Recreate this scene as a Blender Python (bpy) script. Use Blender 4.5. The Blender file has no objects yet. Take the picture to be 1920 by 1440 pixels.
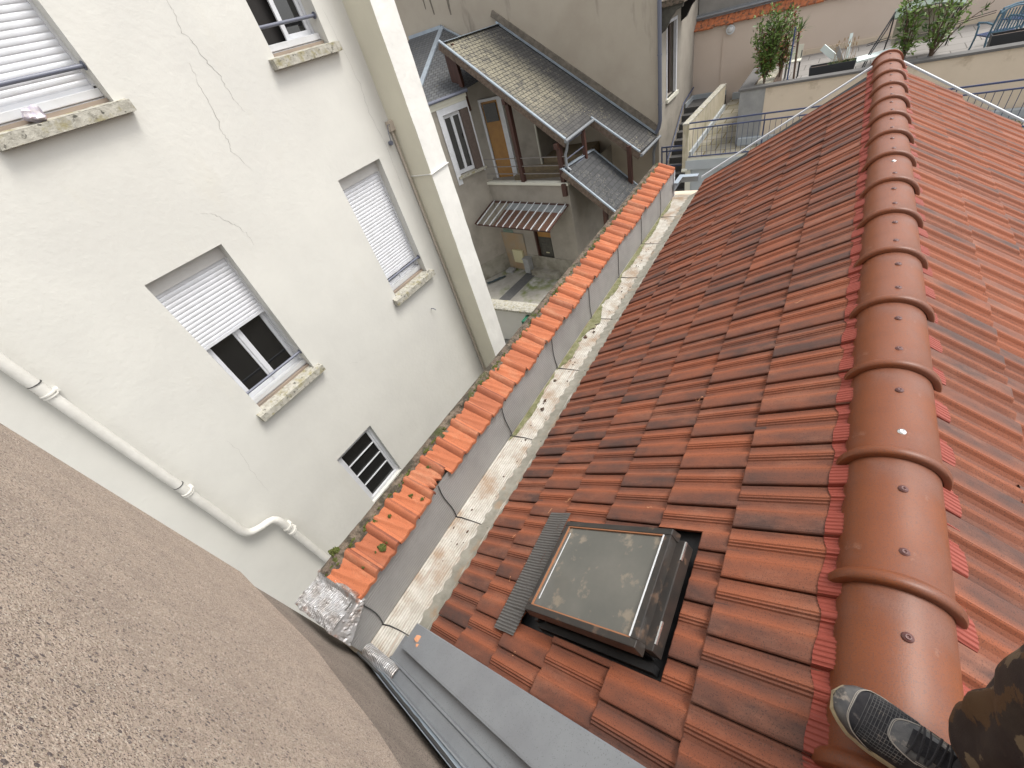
import bpy, math, random
from math import sin, cos, pi, radians, sqrt, atan2, tan
from mathutils import Vector, Matrix, noise as mnoise
R = random.Random(7)
S = bpy.context.scene
COL = S.collection
# ------------------------------------------------------------------ camera, world, sun, exposure
cd = bpy.data.cameras.new('camera'); cam = bpy.data.objects.new('camera', cd); COL.objects.link(cam)
cd.sensor_width = 36; cd.lens = 36*768.507/1920; cd.clip_start = .01; cd.clip_end = 300
cam.matrix_world = Matrix(((0.83133459, -0.19275171, 0.52127687, 0), (0.49977804, 0.66955827, -0.54946667, 0),
                           (-0.2431146, 0.71731339, 0.65296003, 0), (0, 0, 0, 1)))
S.camera = cam
S.render.resolution_x, S.render.resolution_y = 1024, 768
W = bpy.data.worlds.new('World'); S.world = W; W.use_nodes = True
nt = W.node_tree; nt.nodes.clear()
SUN_EL, SUN_AZ = radians(60), radians(58)
sky = nt.nodes.new('ShaderNodeTexSky'); sky.sky_type = 'NISHITA'; sky.sun_disc = False
sky.sun_elevation = SUN_EL; sky.sun_rotation = SUN_AZ; sky.dust_density = 3
hs = nt.nodes.new('ShaderNodeHueSaturation'); hs.inputs['Saturation'].default_value = .12
bg = nt.nodes.new('ShaderNodeBackground'); bg.inputs[1].default_value = .15
wo = nt.nodes.new('ShaderNodeOutputWorld')
nt.links.new(sky.outputs[0], hs.inputs['Color']); nt.links.new(hs.outputs[0], bg.inputs[0]); nt.links.new(bg.outputs[0], wo.inputs[0])
sl = bpy.data.lights.new('sun', 'SUN'); sl.energy = 1.1; sl.angle = radians(20); sl.color = (1, .95, .87)
so = bpy.data.objects.new('sun', sl); COL.objects.link(so)
sd = Vector((sin(SUN_AZ)*cos(SUN_EL), cos(SUN_AZ)*cos(SUN_EL), sin(SUN_EL)))
so.rotation_euler = sd.to_track_quat('Z', 'Y').to_euler(); so.location = (0, 8, 12)
S.view_settings.view_transform = 'Standard'; S.view_settings.look = 'None'
S.view_settings.gamma = 1; S.view_settings.exposure = 1.08

# ------------------------------------------------------------------ materials
def mat(name, c1, c2=None, scale=4, rough=.8, bump=0, bscale=60, c3=None, s3=1.2, t3=(.5, .65), speck=None, sps=80, spt=.12,
        metal=0, stripe=None, wear=None, detail=5, stretch=(1, 1, 1), spec=.5, bdist=.01, c4=None, s4=9, t4=(.6, .7), st4=(1, 1, 1)):
    m = bpy.data.materials.new(name); m.use_nodes = True; t = m.node_tree; N = t.nodes; L = t.links
    b = N['Principled BSDF']; b.inputs['Roughness'].default_value = rough; b.inputs['Metallic'].default_value = metal
    b.inputs['Specular IOR Level'].default_value = spec
    tc = N.new('ShaderNodeTexCoord'); co = tc.outputs['Object']
    def mp(st):
        if st == (1, 1, 1): return co
        q = N.new('ShaderNodeMapping'); q.inputs['Scale'].default_value = st; L.new(co, q.inputs[0]); return q.outputs[0]
    def nz(s, d=detail, st=(1, 1, 1), rg=.6):
        n = N.new('ShaderNodeTexNoise'); n.inputs['Scale'].default_value = s; n.inputs['Detail'].default_value = d
        n.inputs['Roughness'].default_value = rg; L.new(mp(st), n.inputs['Vector']); return n.outputs['Fac']
    def ramp(f, a, z):
        r = N.new('ShaderNodeMapRange'); r.inputs['From Min'].default_value = a; r.inputs['From Max'].default_value = z
        r.clamp = True; L.new(f, r.inputs['Value']); return r.outputs[0]
    def mix(f, a, z):
        x = N.new('ShaderNodeMix'); x.data_type = 'RGBA'
        for i, v in ((6, a), (7, z)):
            if isinstance(v, tuple): x.inputs[i].default_value = (*v, 1)
            else: L.new(v, x.inputs[i])
        if isinstance(f, float): x.inputs[0].default_value = f
        else: L.new(f, x.inputs[0])
        return x.outputs[2]
    m['_h'] = 1
    col = c1
    if c2: col = mix(ramp(nz(scale, st=stretch), .35, .65), c1, c2)
    if c3: col = mix(ramp(nz(s3), *t3), col, c3)
    if c4: col = mix(ramp(nz(s4, st=st4), *t4), col, c4)
    if speck:
        for i, (sc, sz, th) in enumerate(speck):
            v = N.new('ShaderNodeTexVoronoi'); v.inputs['Scale'].default_value = sps*(1+.7*i); L.new(co, v.inputs['Vector'])
            sep = N.new('ShaderNodeSeparateColor'); L.new(v.outputs['Color'], sep.inputs[0])
            g = N.new('ShaderNodeMath'); g.operation = 'LESS_THAN'; g.inputs[1].default_value = th; L.new(sep.outputs[i % 3], g.inputs[0])
            h = N.new('ShaderNodeMath'); h.operation = 'LESS_THAN'; h.inputs[1].default_value = sz; L.new(v.outputs['Distance'], h.inputs[0])
            q = N.new('ShaderNodeMath'); q.operation = 'MULTIPLY'; L.new(g.outputs[0], q.inputs[0]); L.new(h.outputs[0], q.inputs[1])
            col = mix(q.outputs[0], col, sc)
    if isinstance(col, tuple): b.inputs['Base Color'].default_value = (*col, 1)
    else: L.new(col, b.inputs['Base Color'])
    hgt = None
    if bump: hgt = nz(bscale, 4)
    if stripe:   # axis, frequency, amount
        w = N.new('ShaderNodeTexWave'); w.wave_type = 'BANDS'; w.bands_direction = stripe[0]; w.inputs['Scale'].default_value = stripe[1]
        w.inputs['Distortion'].default_value = .4; L.new(co, w.inputs['Vector'])
        if hgt is None: hgt = w.outputs['Fac']
        else:
            a = N.new('ShaderNodeMath'); a.operation = 'MULTIPLY_ADD'; a.inputs[1].default_value = stripe[2]
            L.new(w.outputs['Fac'], a.inputs[0]); L.new(hgt, a.inputs[2]); hgt = a.outputs[0]
    if hgt is not None:
        bp = N.new('ShaderNodeBump'); bp.inputs['Strength'].default_value = bump or .5; bp.inputs['Distance'].default_value = bdist
        L.new(hgt, bp.inputs['Height']); L.new(bp.outputs[0], b.inputs['Normal'])
    del m['_h']
    return m

def brickmat(name, c1, c2, mortar, w, h, ms=.012, rough=.7, lichen=None, lr=(.5, .6), ls=1.0, spots=None, bump=.6, mask=None):
    m = bpy.data.materials.new(name); m.use_nodes = True; t = m.node_tree; N = t.nodes; L = t.links
    b = N['Principled BSDF']; b.inputs['Roughness'].default_value = rough
    tc = N.new('ShaderNodeTexCoord')
    nd = N.new('ShaderNodeTexNoise'); nd.inputs['Scale'].default_value = 9; L.new(tc.outputs['UV'], nd.inputs['Vector'])
    va = N.new('ShaderNodeVectorMath'); va.operation = 'MULTIPLY_ADD'; va.inputs[1].default_value = (.018, .018, 0)
    L.new(nd.outputs['Color'], va.inputs[0]); L.new(tc.outputs['UV'], va.inputs[2])
    br = N.new('ShaderNodeTexBrick'); L.new(va.outputs[0], br.inputs['Vector']); br.inputs['Scale'].default_value = 1
    br.inputs['Brick Width'].default_value = w; br.inputs['Row Height'].default_value = h; br.inputs['Mortar Size'].default_value = ms
    br.inputs['Color1'].default_value = (*c1, 1); br.inputs['Color2'].default_value = (*c2, 1); br.inputs['Mortar'].default_value = (*mortar, 1)
    br.inputs['Mortar Smooth'].default_value = .3
    col = br.outputs['Color']
    def mx(f, a, z):
        x = N.new('ShaderNodeMix'); x.data_type = 'RGBA'; L.new(f, x.inputs[0]); L.new(a, x.inputs[6]); x.inputs[7].default_value = (*z, 1); return x.outputs[2]
    if lichen:
        n = N.new('ShaderNodeTexNoise'); n.inputs['Scale'].default_value = ls; n.inputs['Detail'].default_value = 9; n.inputs['Roughness'].default_value = .75
        L.new(tc.outputs['UV'], n.inputs['Vector'])
        r = N.new('ShaderNodeMapRange'); r.inputs['From Min'].default_value = lr[0]; r.inputs['From Max'].default_value = lr[1]; L.new(n.outputs['Fac'], r.inputs['Value'])
        rr_ = r.outputs[0]
        if mask:
            sx = N.new('ShaderNodeSeparateXYZ'); L.new(tc.outputs['UV'], sx.inputs[0])
            for ax, (p0, p1) in ((0, mask[0:2]), (0, mask[3:1:-1]), (1, mask[4:6]), (1, mask[7:5:-1])):
                g_ = N.new('ShaderNodeMapRange'); g_.inputs['From Min'].default_value = p0; g_.inputs['From Max'].default_value = p1; L.new(sx.outputs[ax], g_.inputs['Value'])
                q_ = N.new('ShaderNodeMath'); q_.operation = 'MULTIPLY'; L.new(rr_, q_.inputs[0]); L.new(g_.outputs[0], q_.inputs[1]); rr_ = q_.outputs[0]
        i = N.new('ShaderNodeMath'); i.operation = 'SUBTRACT'; i.use_clamp = True; L.new(rr_, i.inputs[0]); L.new(br.outputs['Fac'], i.inputs[1])
        k = N.new('ShaderNodeMath'); k.operation = 'MULTIPLY'; k.inputs[1].default_value = .8; L.new(i.outputs[0], k.inputs[0])
        col = mx(k.outputs[0], col, lichen)
    if spots:
        v = N.new('ShaderNodeTexVoronoi'); v.inputs['Scale'].default_value = 22; L.new(tc.outputs['UV'], v.inputs['Vector'])
        g = N.new('ShaderNodeMath'); g.operation = 'LESS_THAN'; g.inputs[1].default_value = .22; L.new(v.outputs['Distance'], g.inputs[0])
        n2 = N.new('ShaderNodeTexNoise'); n2.inputs['Scale'].default_value = 1.3; L.new(tc.outputs['UV'], n2.inputs['Vector'])
        g2 = N.new('ShaderNodeMath'); g2.operation = 'GREATER_THAN'; g2.inputs[1].default_value = .52; L.new(n2.outputs['Fac'], g2.inputs[0])
        q = N.new('ShaderNodeMath'); q.operation = 'MULTIPLY'; L.new(g.outputs[0], q.inputs[0]); L.new(g2.outputs[0], q.inputs[1])
        col = mx(q.outputs[0], col, spots)
    L.new(col, b.inputs['Base Color'])
    bp = N.new('ShaderNodeBump'); bp.inputs['Strength'].default_value = bump; bp.inputs['Distance'].default_value = .02; bp.invert = True
    L.new(br.outputs['Fac'], bp.inputs['Height']); L.new(bp.outputs[0], b.inputs['Normal'])
    return m

def tilemat(name, base, dark, pale, rough=.72, flam=.9):
    """terracotta roof tile: dark sprayed bands follow the 's' coordinate across each tile, fine speckle, per tile tint 'rnd'"""
    m = bpy.data.materials.new(name); m.use_nodes = True; t = m.node_tree; N = t.nodes; L = t.links
    b = N['Principled BSDF']; b.inputs['Roughness'].default_value = rough; b.inputs['Specular IOR Level'].default_value = .35
    tc = N.new('ShaderNodeTexCoord'); co = tc.outputs['Object']
    def at(n): a = N.new('ShaderNodeAttribute'); a.attribute_name = n; return a.outputs['Fac']
    def mth(o, a, z, cl=False):
        q = N.new('ShaderNodeMath'); q.operation = o; q.use_clamp = cl
        for i, v in enumerate((a, z)):
            if isinstance(v, (int, float)): q.inputs[i].default_value = v
            else: L.new(v, q.inputs[i])
        return q.outputs[0]
    def nz(s, d=4, rg=.6, st=None):
        n = N.new('ShaderNodeTexNoise'); n.inputs['Scale'].default_value = s; n.inputs['Detail'].default_value = d; n.inputs['Roughness'].default_value = rg
        if st:
            q = N.new('ShaderNodeMapping'); q.inputs['Scale'].default_value = st; L.new(co, q.inputs[0]); L.new(q.outputs[0], n.inputs['Vector'])
        else: L.new(co, n.inputs['Vector'])
        return n.outputs['Fac']
    def mix(f, a, z):
        x = N.new('ShaderNodeMix'); x.data_type = 'RGBA'
        for i, v in ((6, a), (7, z)):
            if isinstance(v, tuple): x.inputs[i].default_value = (*v, 1)
            else: L.new(v, x.inputs[i])
        L.new(f, x.inputs[0]); return x.outputs[2]
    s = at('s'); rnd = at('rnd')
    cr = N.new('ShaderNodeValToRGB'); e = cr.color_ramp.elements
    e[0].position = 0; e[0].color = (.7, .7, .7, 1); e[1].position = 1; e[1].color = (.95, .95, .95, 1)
    for p, v in ((.08, .8), (.2, .3), (.27, .05), (.33, .5), (.45, .75), (.56, .3), (.625, .02), (.68, .5), (.76, .95)):  # flamed clay bands, deepened so the colour also carries rib shading
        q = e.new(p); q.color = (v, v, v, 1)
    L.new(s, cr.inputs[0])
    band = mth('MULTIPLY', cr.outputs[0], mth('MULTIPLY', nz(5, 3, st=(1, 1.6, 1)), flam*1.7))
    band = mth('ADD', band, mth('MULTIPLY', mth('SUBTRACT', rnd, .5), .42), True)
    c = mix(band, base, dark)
    c = mix(mth('MULTIPLY', mth('SUBTRACT', nz(3, 6, .7, (1, 2.5, 1)), .52, ), 2.2, True), c, pale)
    sp = mth('GREATER_THAN', nz(300, 2, .5), .61)
    c = mix(mth('MULTIPLY', sp, .6), c, (dark[0]*.45, dark[1]*.5, dark[2]*.6))
    L.new(c, b.inputs['Base Color'])
    bp = N.new('ShaderNodeBump'); bp.inputs['Strength'].default_value = .35; bp.inputs['Distance'].default_value = .002
    L.new(nz(300, 3), bp.inputs['Height']); L.new(bp.outputs[0], b.inputs['Normal'])
    return m

M = {}
M['white'] = mat('white_render', (.615, .605, .56), (.57, .56, .52), 1.3, .9, .28, 16, c3=(.56, .55, .515), s3=.9, t3=(.56, .8), c4=(.57, .55, .49), s4=2.2, t4=(.6, .85), st4=(1, 1, .35), bdist=.012)
M['beige'] = mat('beige_render', (.68, .65, .53), (.63, .60, .49), 1.5, .9, .35, 12, bdist=.01)
M['strip'] = mat('white_paint_render', (.70, .69, .65), (.64, .63, .595), 2.5, .85, .6, 9, bdist=.012)
M['pvc'] = mat('white_pvc', (.63, .64, .67), (.57, .58, .60), 7, .35)
M['pvc_g'] = mat('grey_white_pvc', (.62, .63, .64), (.57, .57, .57), 8, rough=.5)
M['fascia'] = mat('shutter_box', (.55, .54, .52), (.5, .49, .47), 5, rough=.7)
M['glass'] = mat('window_glass', (.012, .012, .012), rough=.04, spec=.8)
M['bar'] = mat('grey_painted_tube', (.13, .14, .18), rough=.4)
M['sill'] = mat('mossy_stone_sill', (.46, .44, .38), (.30, .285, .24), 20, .95, .6, 60, c3=(.27, .24, .13), s3=9, t3=(.52, .68), c4=(.10, .095, .08), s4=26, t4=(.58, .66))
M['sill2'] = mat('brown_sill_board', (.33, .26, .20), (.22, .18, .15), 20, .9, stretch=(1, .1, 1))
M['pipe'] = mat('painted_drainpipe', (.66, .645, .60), (.58, .565, .52), 6, .55, .2, 30)
M['pipe2'] = mat('beige_conduit', (.46, .40, .33), rough=.6)
M['crack'] = mat('hairline_crack', (.22, .21, .19), rough=1)
M['rough'] = mat('roughcast', (.54, .435, .35), (.43, .345, .28), 9, .95, 1, 230, c3=(.38, .31, .24), s3=170, t3=(.5, .6), c4=(.60, .505, .415), s4=110, t4=(.56, .66), bdist=.006, sps=125,
                 speck=[((.16, .13, .12), .40, .14), ((.60, .53, .44), .4, .12), ((.20, .14, .11), .45, .16), ((.13, .11, .11), .42, .2), ((.55, .48, .39), .35, .12), ((.16, .13, .12), .4, .2)])
M['rough2'] = mat('old_roughcast', (.31, .255, .21), (.235, .195, .16), 7, .95, 1, 230, c3=(.17, .135, .11), s3=170, t3=(.5, .6), bdist=.005, sps=150,
                  speck=[((.05, .04, .04), .4, .1), ((.42, .37, .3), .35, .07)])
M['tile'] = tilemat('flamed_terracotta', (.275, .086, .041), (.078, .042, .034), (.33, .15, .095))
M['ridge'] = mat('ridge_terracotta', (.20, .058, .018), (.155, .046, .018), 3, .44, .25, 260, speck=[((.10, .042, .028), .42, .35), ((.12, .05, .035), .4, .3)], sps=420, c3=(.17, .075, .05), s3=5, t3=(.5, .75), c4=(.26, .13, .085), s4=13, t4=(.66, .74), bdist=.0015, spec=.4)
M['pleat'] = mat('red_pleated_strip', (.25, .050, .032), rough=.6)
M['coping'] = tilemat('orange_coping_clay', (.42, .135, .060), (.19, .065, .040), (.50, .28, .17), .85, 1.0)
M['mortar'] = mat('mossy_mortar', (.11, .08, .06), (.19, .15, .11), 22, .95, 1, 55, c3=(.06, .05, .035), s3=14, t3=(.48, .58), c4=(.055, .06, .02), s4=6, t4=(.58, .66), bdist=.02)
M['moss'] = mat('moss', (.05, .065, .012), (.10, .11, .02), 90, 1, 1, 160, bdist=.01)
M['upstand'] = mat('striped_grey_membrane', (.28, .275, .268), (.23, .225, .22), 5, .5, .35, 40, stripe=('Z', 15, 6), c3=(.29, .28, .27), s3=2.3, t3=(.5, .7), bdist=.003)
M['gutter'] = mat('weathered_metal_membrane', (.50, .48, .43), (.37, .34, .29), 14, .55, .4, 60, stripe=('X', 18, 4), c3=(.30, .22, .15), s3=5.5, t3=(.46, .66),
                  c4=(.30, .22, .16), s4=4, t4=(.55, .72), st4=(12, .7, 1), bdist=.003)
M['gmoss'] = mat('algae_stain', (.11, .115, .045), (.20, .195, .11), 20, .9, .5, 80)
M['apron'] = mat('wavy_lead_apron', (.30, .285, .24), (.21, .20, .165), 10, .5, .5, 30, bdist=.006, c3=(.30, .22, .15), s3=6, t3=(.58, .7))
M['foil'] = mat('aluminium_foil', (.52, .52, .53), (.36, .33, .31), 16, .38, .8, 22, metal=.35, stripe=('X', 22, 1.2), bdist=.008, c3=(.36, .17, .11), s3=8, t3=(.60, .70))
M['seam'] = mat('tar_seam', (.035, .035, .035), rough=.6)
M['zinc'] = mat('grey_zinc', (.22, .235, .25), (.19, .20, .215), 6, .42, .1, 30, spec=.6, speck=[((.15, .16, .17), .45, .09), ((.16, .17, .18), .4, .08)], sps=260, bdist=.002)
M['zincl'] = mat('pale_zinc', (.36, .42, .47), (.30, .34, .39), 5, .4, metal=.3)
M['rust_mark'] = mat('orange_chalk_mark', (.50, .24, .13), rough=.9)
M['black'] = mat('black_membrane', (.008, .008, .009), rough=.6, bump=.4, bscale=20)
M['frame'] = mat('black_skylight_frame', (.020, .019, .018), (.034, .028, .024), 9, .35, c3=(.10, .065, .045), s3=16, t3=(.58, .68))
M['trim'] = mat('rusty_trim', (.30, .13, .06), rough=.6)
M['sglass'] = mat('dirty_skylight_glass', (.095, .096, .086), (.13, .127, .112), 3, .12, c3=(.21, .18, .14), s3=13, t3=(.585, .68), spec=.7)
M['chrome'] = mat('bare_metal', (.7, .7, .7), rough=.25, metal=.9)
M['corr'] = mat('grey_corrugated_lead', (.125, .122, .118), rough=.45, spec=.6)
M['verge'] = mat('white_verge_metal', (.60, .62, .65), rough=.4)
M['taupe'] = mat('tan_render', (.42, .37, .30), (.38, .33, .265), 1.2, .95, .3, 90, c3=(.43, .38, .31), s3=.7, t3=(.5, .7), c4=(.12, .10, .08), s4=1.5, t4=(.60, .78), st4=(1, 1, .2), bdist=.004)
M['stain'] = mat('dark_wall_stain', (.12, .105, .085), (.2, .17, .135), 9, .95)
M['grey_r'] = mat('grey_render', (.33, .30, .255), (.27, .245, .21), 1.6, .95, .3, 80, c3=(.22, .2, .17), s3=1.1, t3=(.55, .75), bdist=.004)
M['grey_d'] = mat('grey_plinth', (.30, .28, .235), (.22, .205, .165), 3, .95, c3=(.17, .15, .11), s3=1.5, t3=(.5, .7))
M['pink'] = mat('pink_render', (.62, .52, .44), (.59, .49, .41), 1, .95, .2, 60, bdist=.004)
M['cream'] = mat('cream_render', (.64, .54, .42), (.60, .505, .39), 2, .95, c3=(.46, .37, .27), s3=3, t3=(.6, .72))
M['cream2'] = mat('weathered_cream_wall', (.50, .45, .35), (.42, .37, .27), 3, .95, c4=(.27, .25, .15), s4=7, t4=(.52, .7), st4=(1, 1, .2))
M['bluegrey'] = mat('blue_grey_paint', (.40, .43, .45), (.36, .39, .41), 3, .6)
M['stone_g'] = mat('grey_stone', (.30, .30, .29), (.24, .24, .235), 5, .8)
M['coping_d'] = mat('dark_coping', (.10, .095, .09), (.125, .12, .115), 4, .6)
M['anthra'] = mat('anthracite_plastic', (.022, .025, .03), rough=.5)
M['blue'] = mat('blue_paint', (.035, .05, .13), (.05, .06, .10), 9, .5)
M['blue_l'] = mat('faded_blue_paint', (.06, .10, .24), (.03, .035, .06), 7, .5)
M['teal'] = mat('blue_green_iron', (.06, .12, .17), (.08, .16, .22), 9, .5)
M['wood'] = mat('red_brown_wood', (.07, .026, .017), (.045, .02, .014), 18, .6, stretch=(1, 1, .1))
M['woodg'] = mat('weathered_board', (.16, .12, .09), (.08, .055, .04), 14, .85)
M['dshut'] = mat('brown_shutter', (.13, .095, .08), (.10, .075, .062), 30, .7)
M['door_y'] = mat('ochre_door', (.36, .18, .04), (.30, .145, .035), 5, .5)
M['door_d'] = mat('dark_door', (.055, .05, .04), (.08, .075, .06), 12, .7)
M['door_r'] = mat('dark_red_door', (.07, .022, .02), rough=.5)
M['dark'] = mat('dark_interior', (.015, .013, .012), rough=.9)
M['glassb'] = mat('glass_block', (.16, .22, .18), rough=.15)
M['lite'] = mat('off_white', (.6, .585, .5), rough=.6)
M['ybox'] = mat('cream_meter_box', (.52, .48, .30), rough=.6)
M['ochre_w'] = mat('ochre_plaster', (.33, .225, .125), (.29, .25, .19), 1.6, .95)
M['green'] = mat('green_plastic', (.02, .12, .07), rough=.5)
M['slate'] = brickmat('slate', (.065, .068, .075), (.095, .098, .10), (.02, .02, .02), .16, .13, .010, lichen=(.22, .19, .09), lr=(.60, .70), ls=2.2)
M['slate2'] = brickmat('lichened_slate', (.05, .048, .047), (.075, .072, .068), (.018, .018, .018), .17, .13, .011, lichen=(.27, .245, .175), lr=(.36, .52), ls=3.2, spots=(.34, .30, .2), mask=(11.2, 12.0, 13.1, 14.0, -13, -11.9, -8.9, -7.6))
M['slate3'] = brickmat('dark_slate', (.036, .037, .04), (.055, .056, .058), (.015, .015, .015), .24, .15, .010, spots=(.22, .21, .17))
M['slate4'] = brickmat('lichened_slate_dark', (.036, .036, .037), (.055, .055, .054), (.015, .015, .015), .17, .13, .011, spots=(.33, .30, .2))
M['pave'] = brickmat('mossy_pavers', (.20, .185, .15), (.27, .25, .205), (.12, .095, .04), .5, .5, .02, rough=.95, lichen=(.17, .15, .07), lr=(.5, .68), ls=1.6, bump=.2)
M['deck'] = brickmat('grey_terrace_pavers', (.24, .225, .21), (.28, .265, .25), (.12, .11, .1), .6, .6, .012, rough=.9, bump=.2)
M['court'] = mat('mossy_concrete', (.30, .285, .25), (.23, .215, .185), 2.2, .95, .3, 40, c3=(.13, .15, .05), s3=.85, t3=(.5, .62), c4=(.37, .36, .33), s4=1.1, t4=(.55, .65))
M['asph_shade'] = mat('asphalt_strip', (.075, .075, .075), (.10, .095, .09), 8, .9)  # asphalt, also the painted shade on the outdoor steps
M['oldtile'] = mat('old_orange_tiles', (.42, .13, .045), (.28, .085, .035), 9, .85, c3=(.10, .05, .03), s3=11, t3=(.5, .62))
M['leaf'] = mat('green_leaf', (.10, .17, .03), (.16, .24, .05), 25, .55)
M['leafd'] = mat('dark_leaf', (.035, .07, .015), (.06, .11, .02), 25, .55)
M['leafr'] = mat('red_leaf', (.25, .06, .03), (.17, .10, .03), 30, .6)
M['stem'] = mat('stem', (.10, .065, .045), rough=.9)
M['straw'] = mat('dry_straw', (.36, .26, .16), rough=.9)
M['rusty'] = mat('rusty_glazed_awning', (.10, .045, .032), (.075, .05, .035), 3, .35, c3=(.10, .05, .03), s3=2.5, t3=(.5, .65))
M['wire'] = mat('grey_wired_glass', (.22, .235, .24), (.17, .18, .18), 6, .3)
M['alu'] = mat('aluminium_bar', (.62, .64, .66), rough=.35)
M['pebble'] = mat('white_pebbles', (.6, .57, .47), (.25, .22, .16), 40, .9, 1, 45, bdist=.03)
M['board'] = mat('white_board', (.68, .76, .74), rough=.5)
M['canvas'] = mat('green_grey_canvas', (.12, .15, .12), (.17, .21, .18), 4, .8)
M['beigec'] = mat('beige_canvas', (.36, .33, .25), rough=.85)
M['ground'] = mat('yard_ground', (.22, .21, .19), (.16, .155, .14), 1, .95)
M['camo'] = mat('camouflage_cloth', (.028, .018, .017), (.055, .040, .030), 9, .9, .5, 500, c3=(.16, .12, .075), s3=11, t3=(.54, .56), c4=(.10, .055, .025), s4=16, t4=(.56, .58), bdist=.002)
M['cloth'] = mat('dark_cloth', (.022, .022, .026), (.035, .033, .036), 15, .95, .6, 400, bdist=.002)
M['mesh_b'] = mat('black_shoe_mesh', (.012, .012, .016), (.03, .028, .03), 60, .9, .8, 500, bdist=.001, c3=(.09, .08, .075), s3=45, t3=(.62, .68))
M['leath'] = mat('worn_grey_leather', (.040, .040, .042), (.11, .105, .10), 26, .45, .6, 160, c3=(.24, .205, .17), s3=45, t3=(.57, .68), bdist=.001)
M['sole'] = mat('yellowed_sole', (.46, .40, .26), (.33, .28, .19), 30, .8)
M['stitch'] = mat('pale_stitching', (.34, .31, .27), rough=.8)
M['skin'] = mat('skin', (.42, .25, .18), rough=.6)
M['bag'] = mat('plastic_bag', (.65, .60, .60), (.40, .36, .50), 18, .25, .6, 40, c3=(.55, .3, .28), s3=14, t3=(.58, .68))

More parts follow.
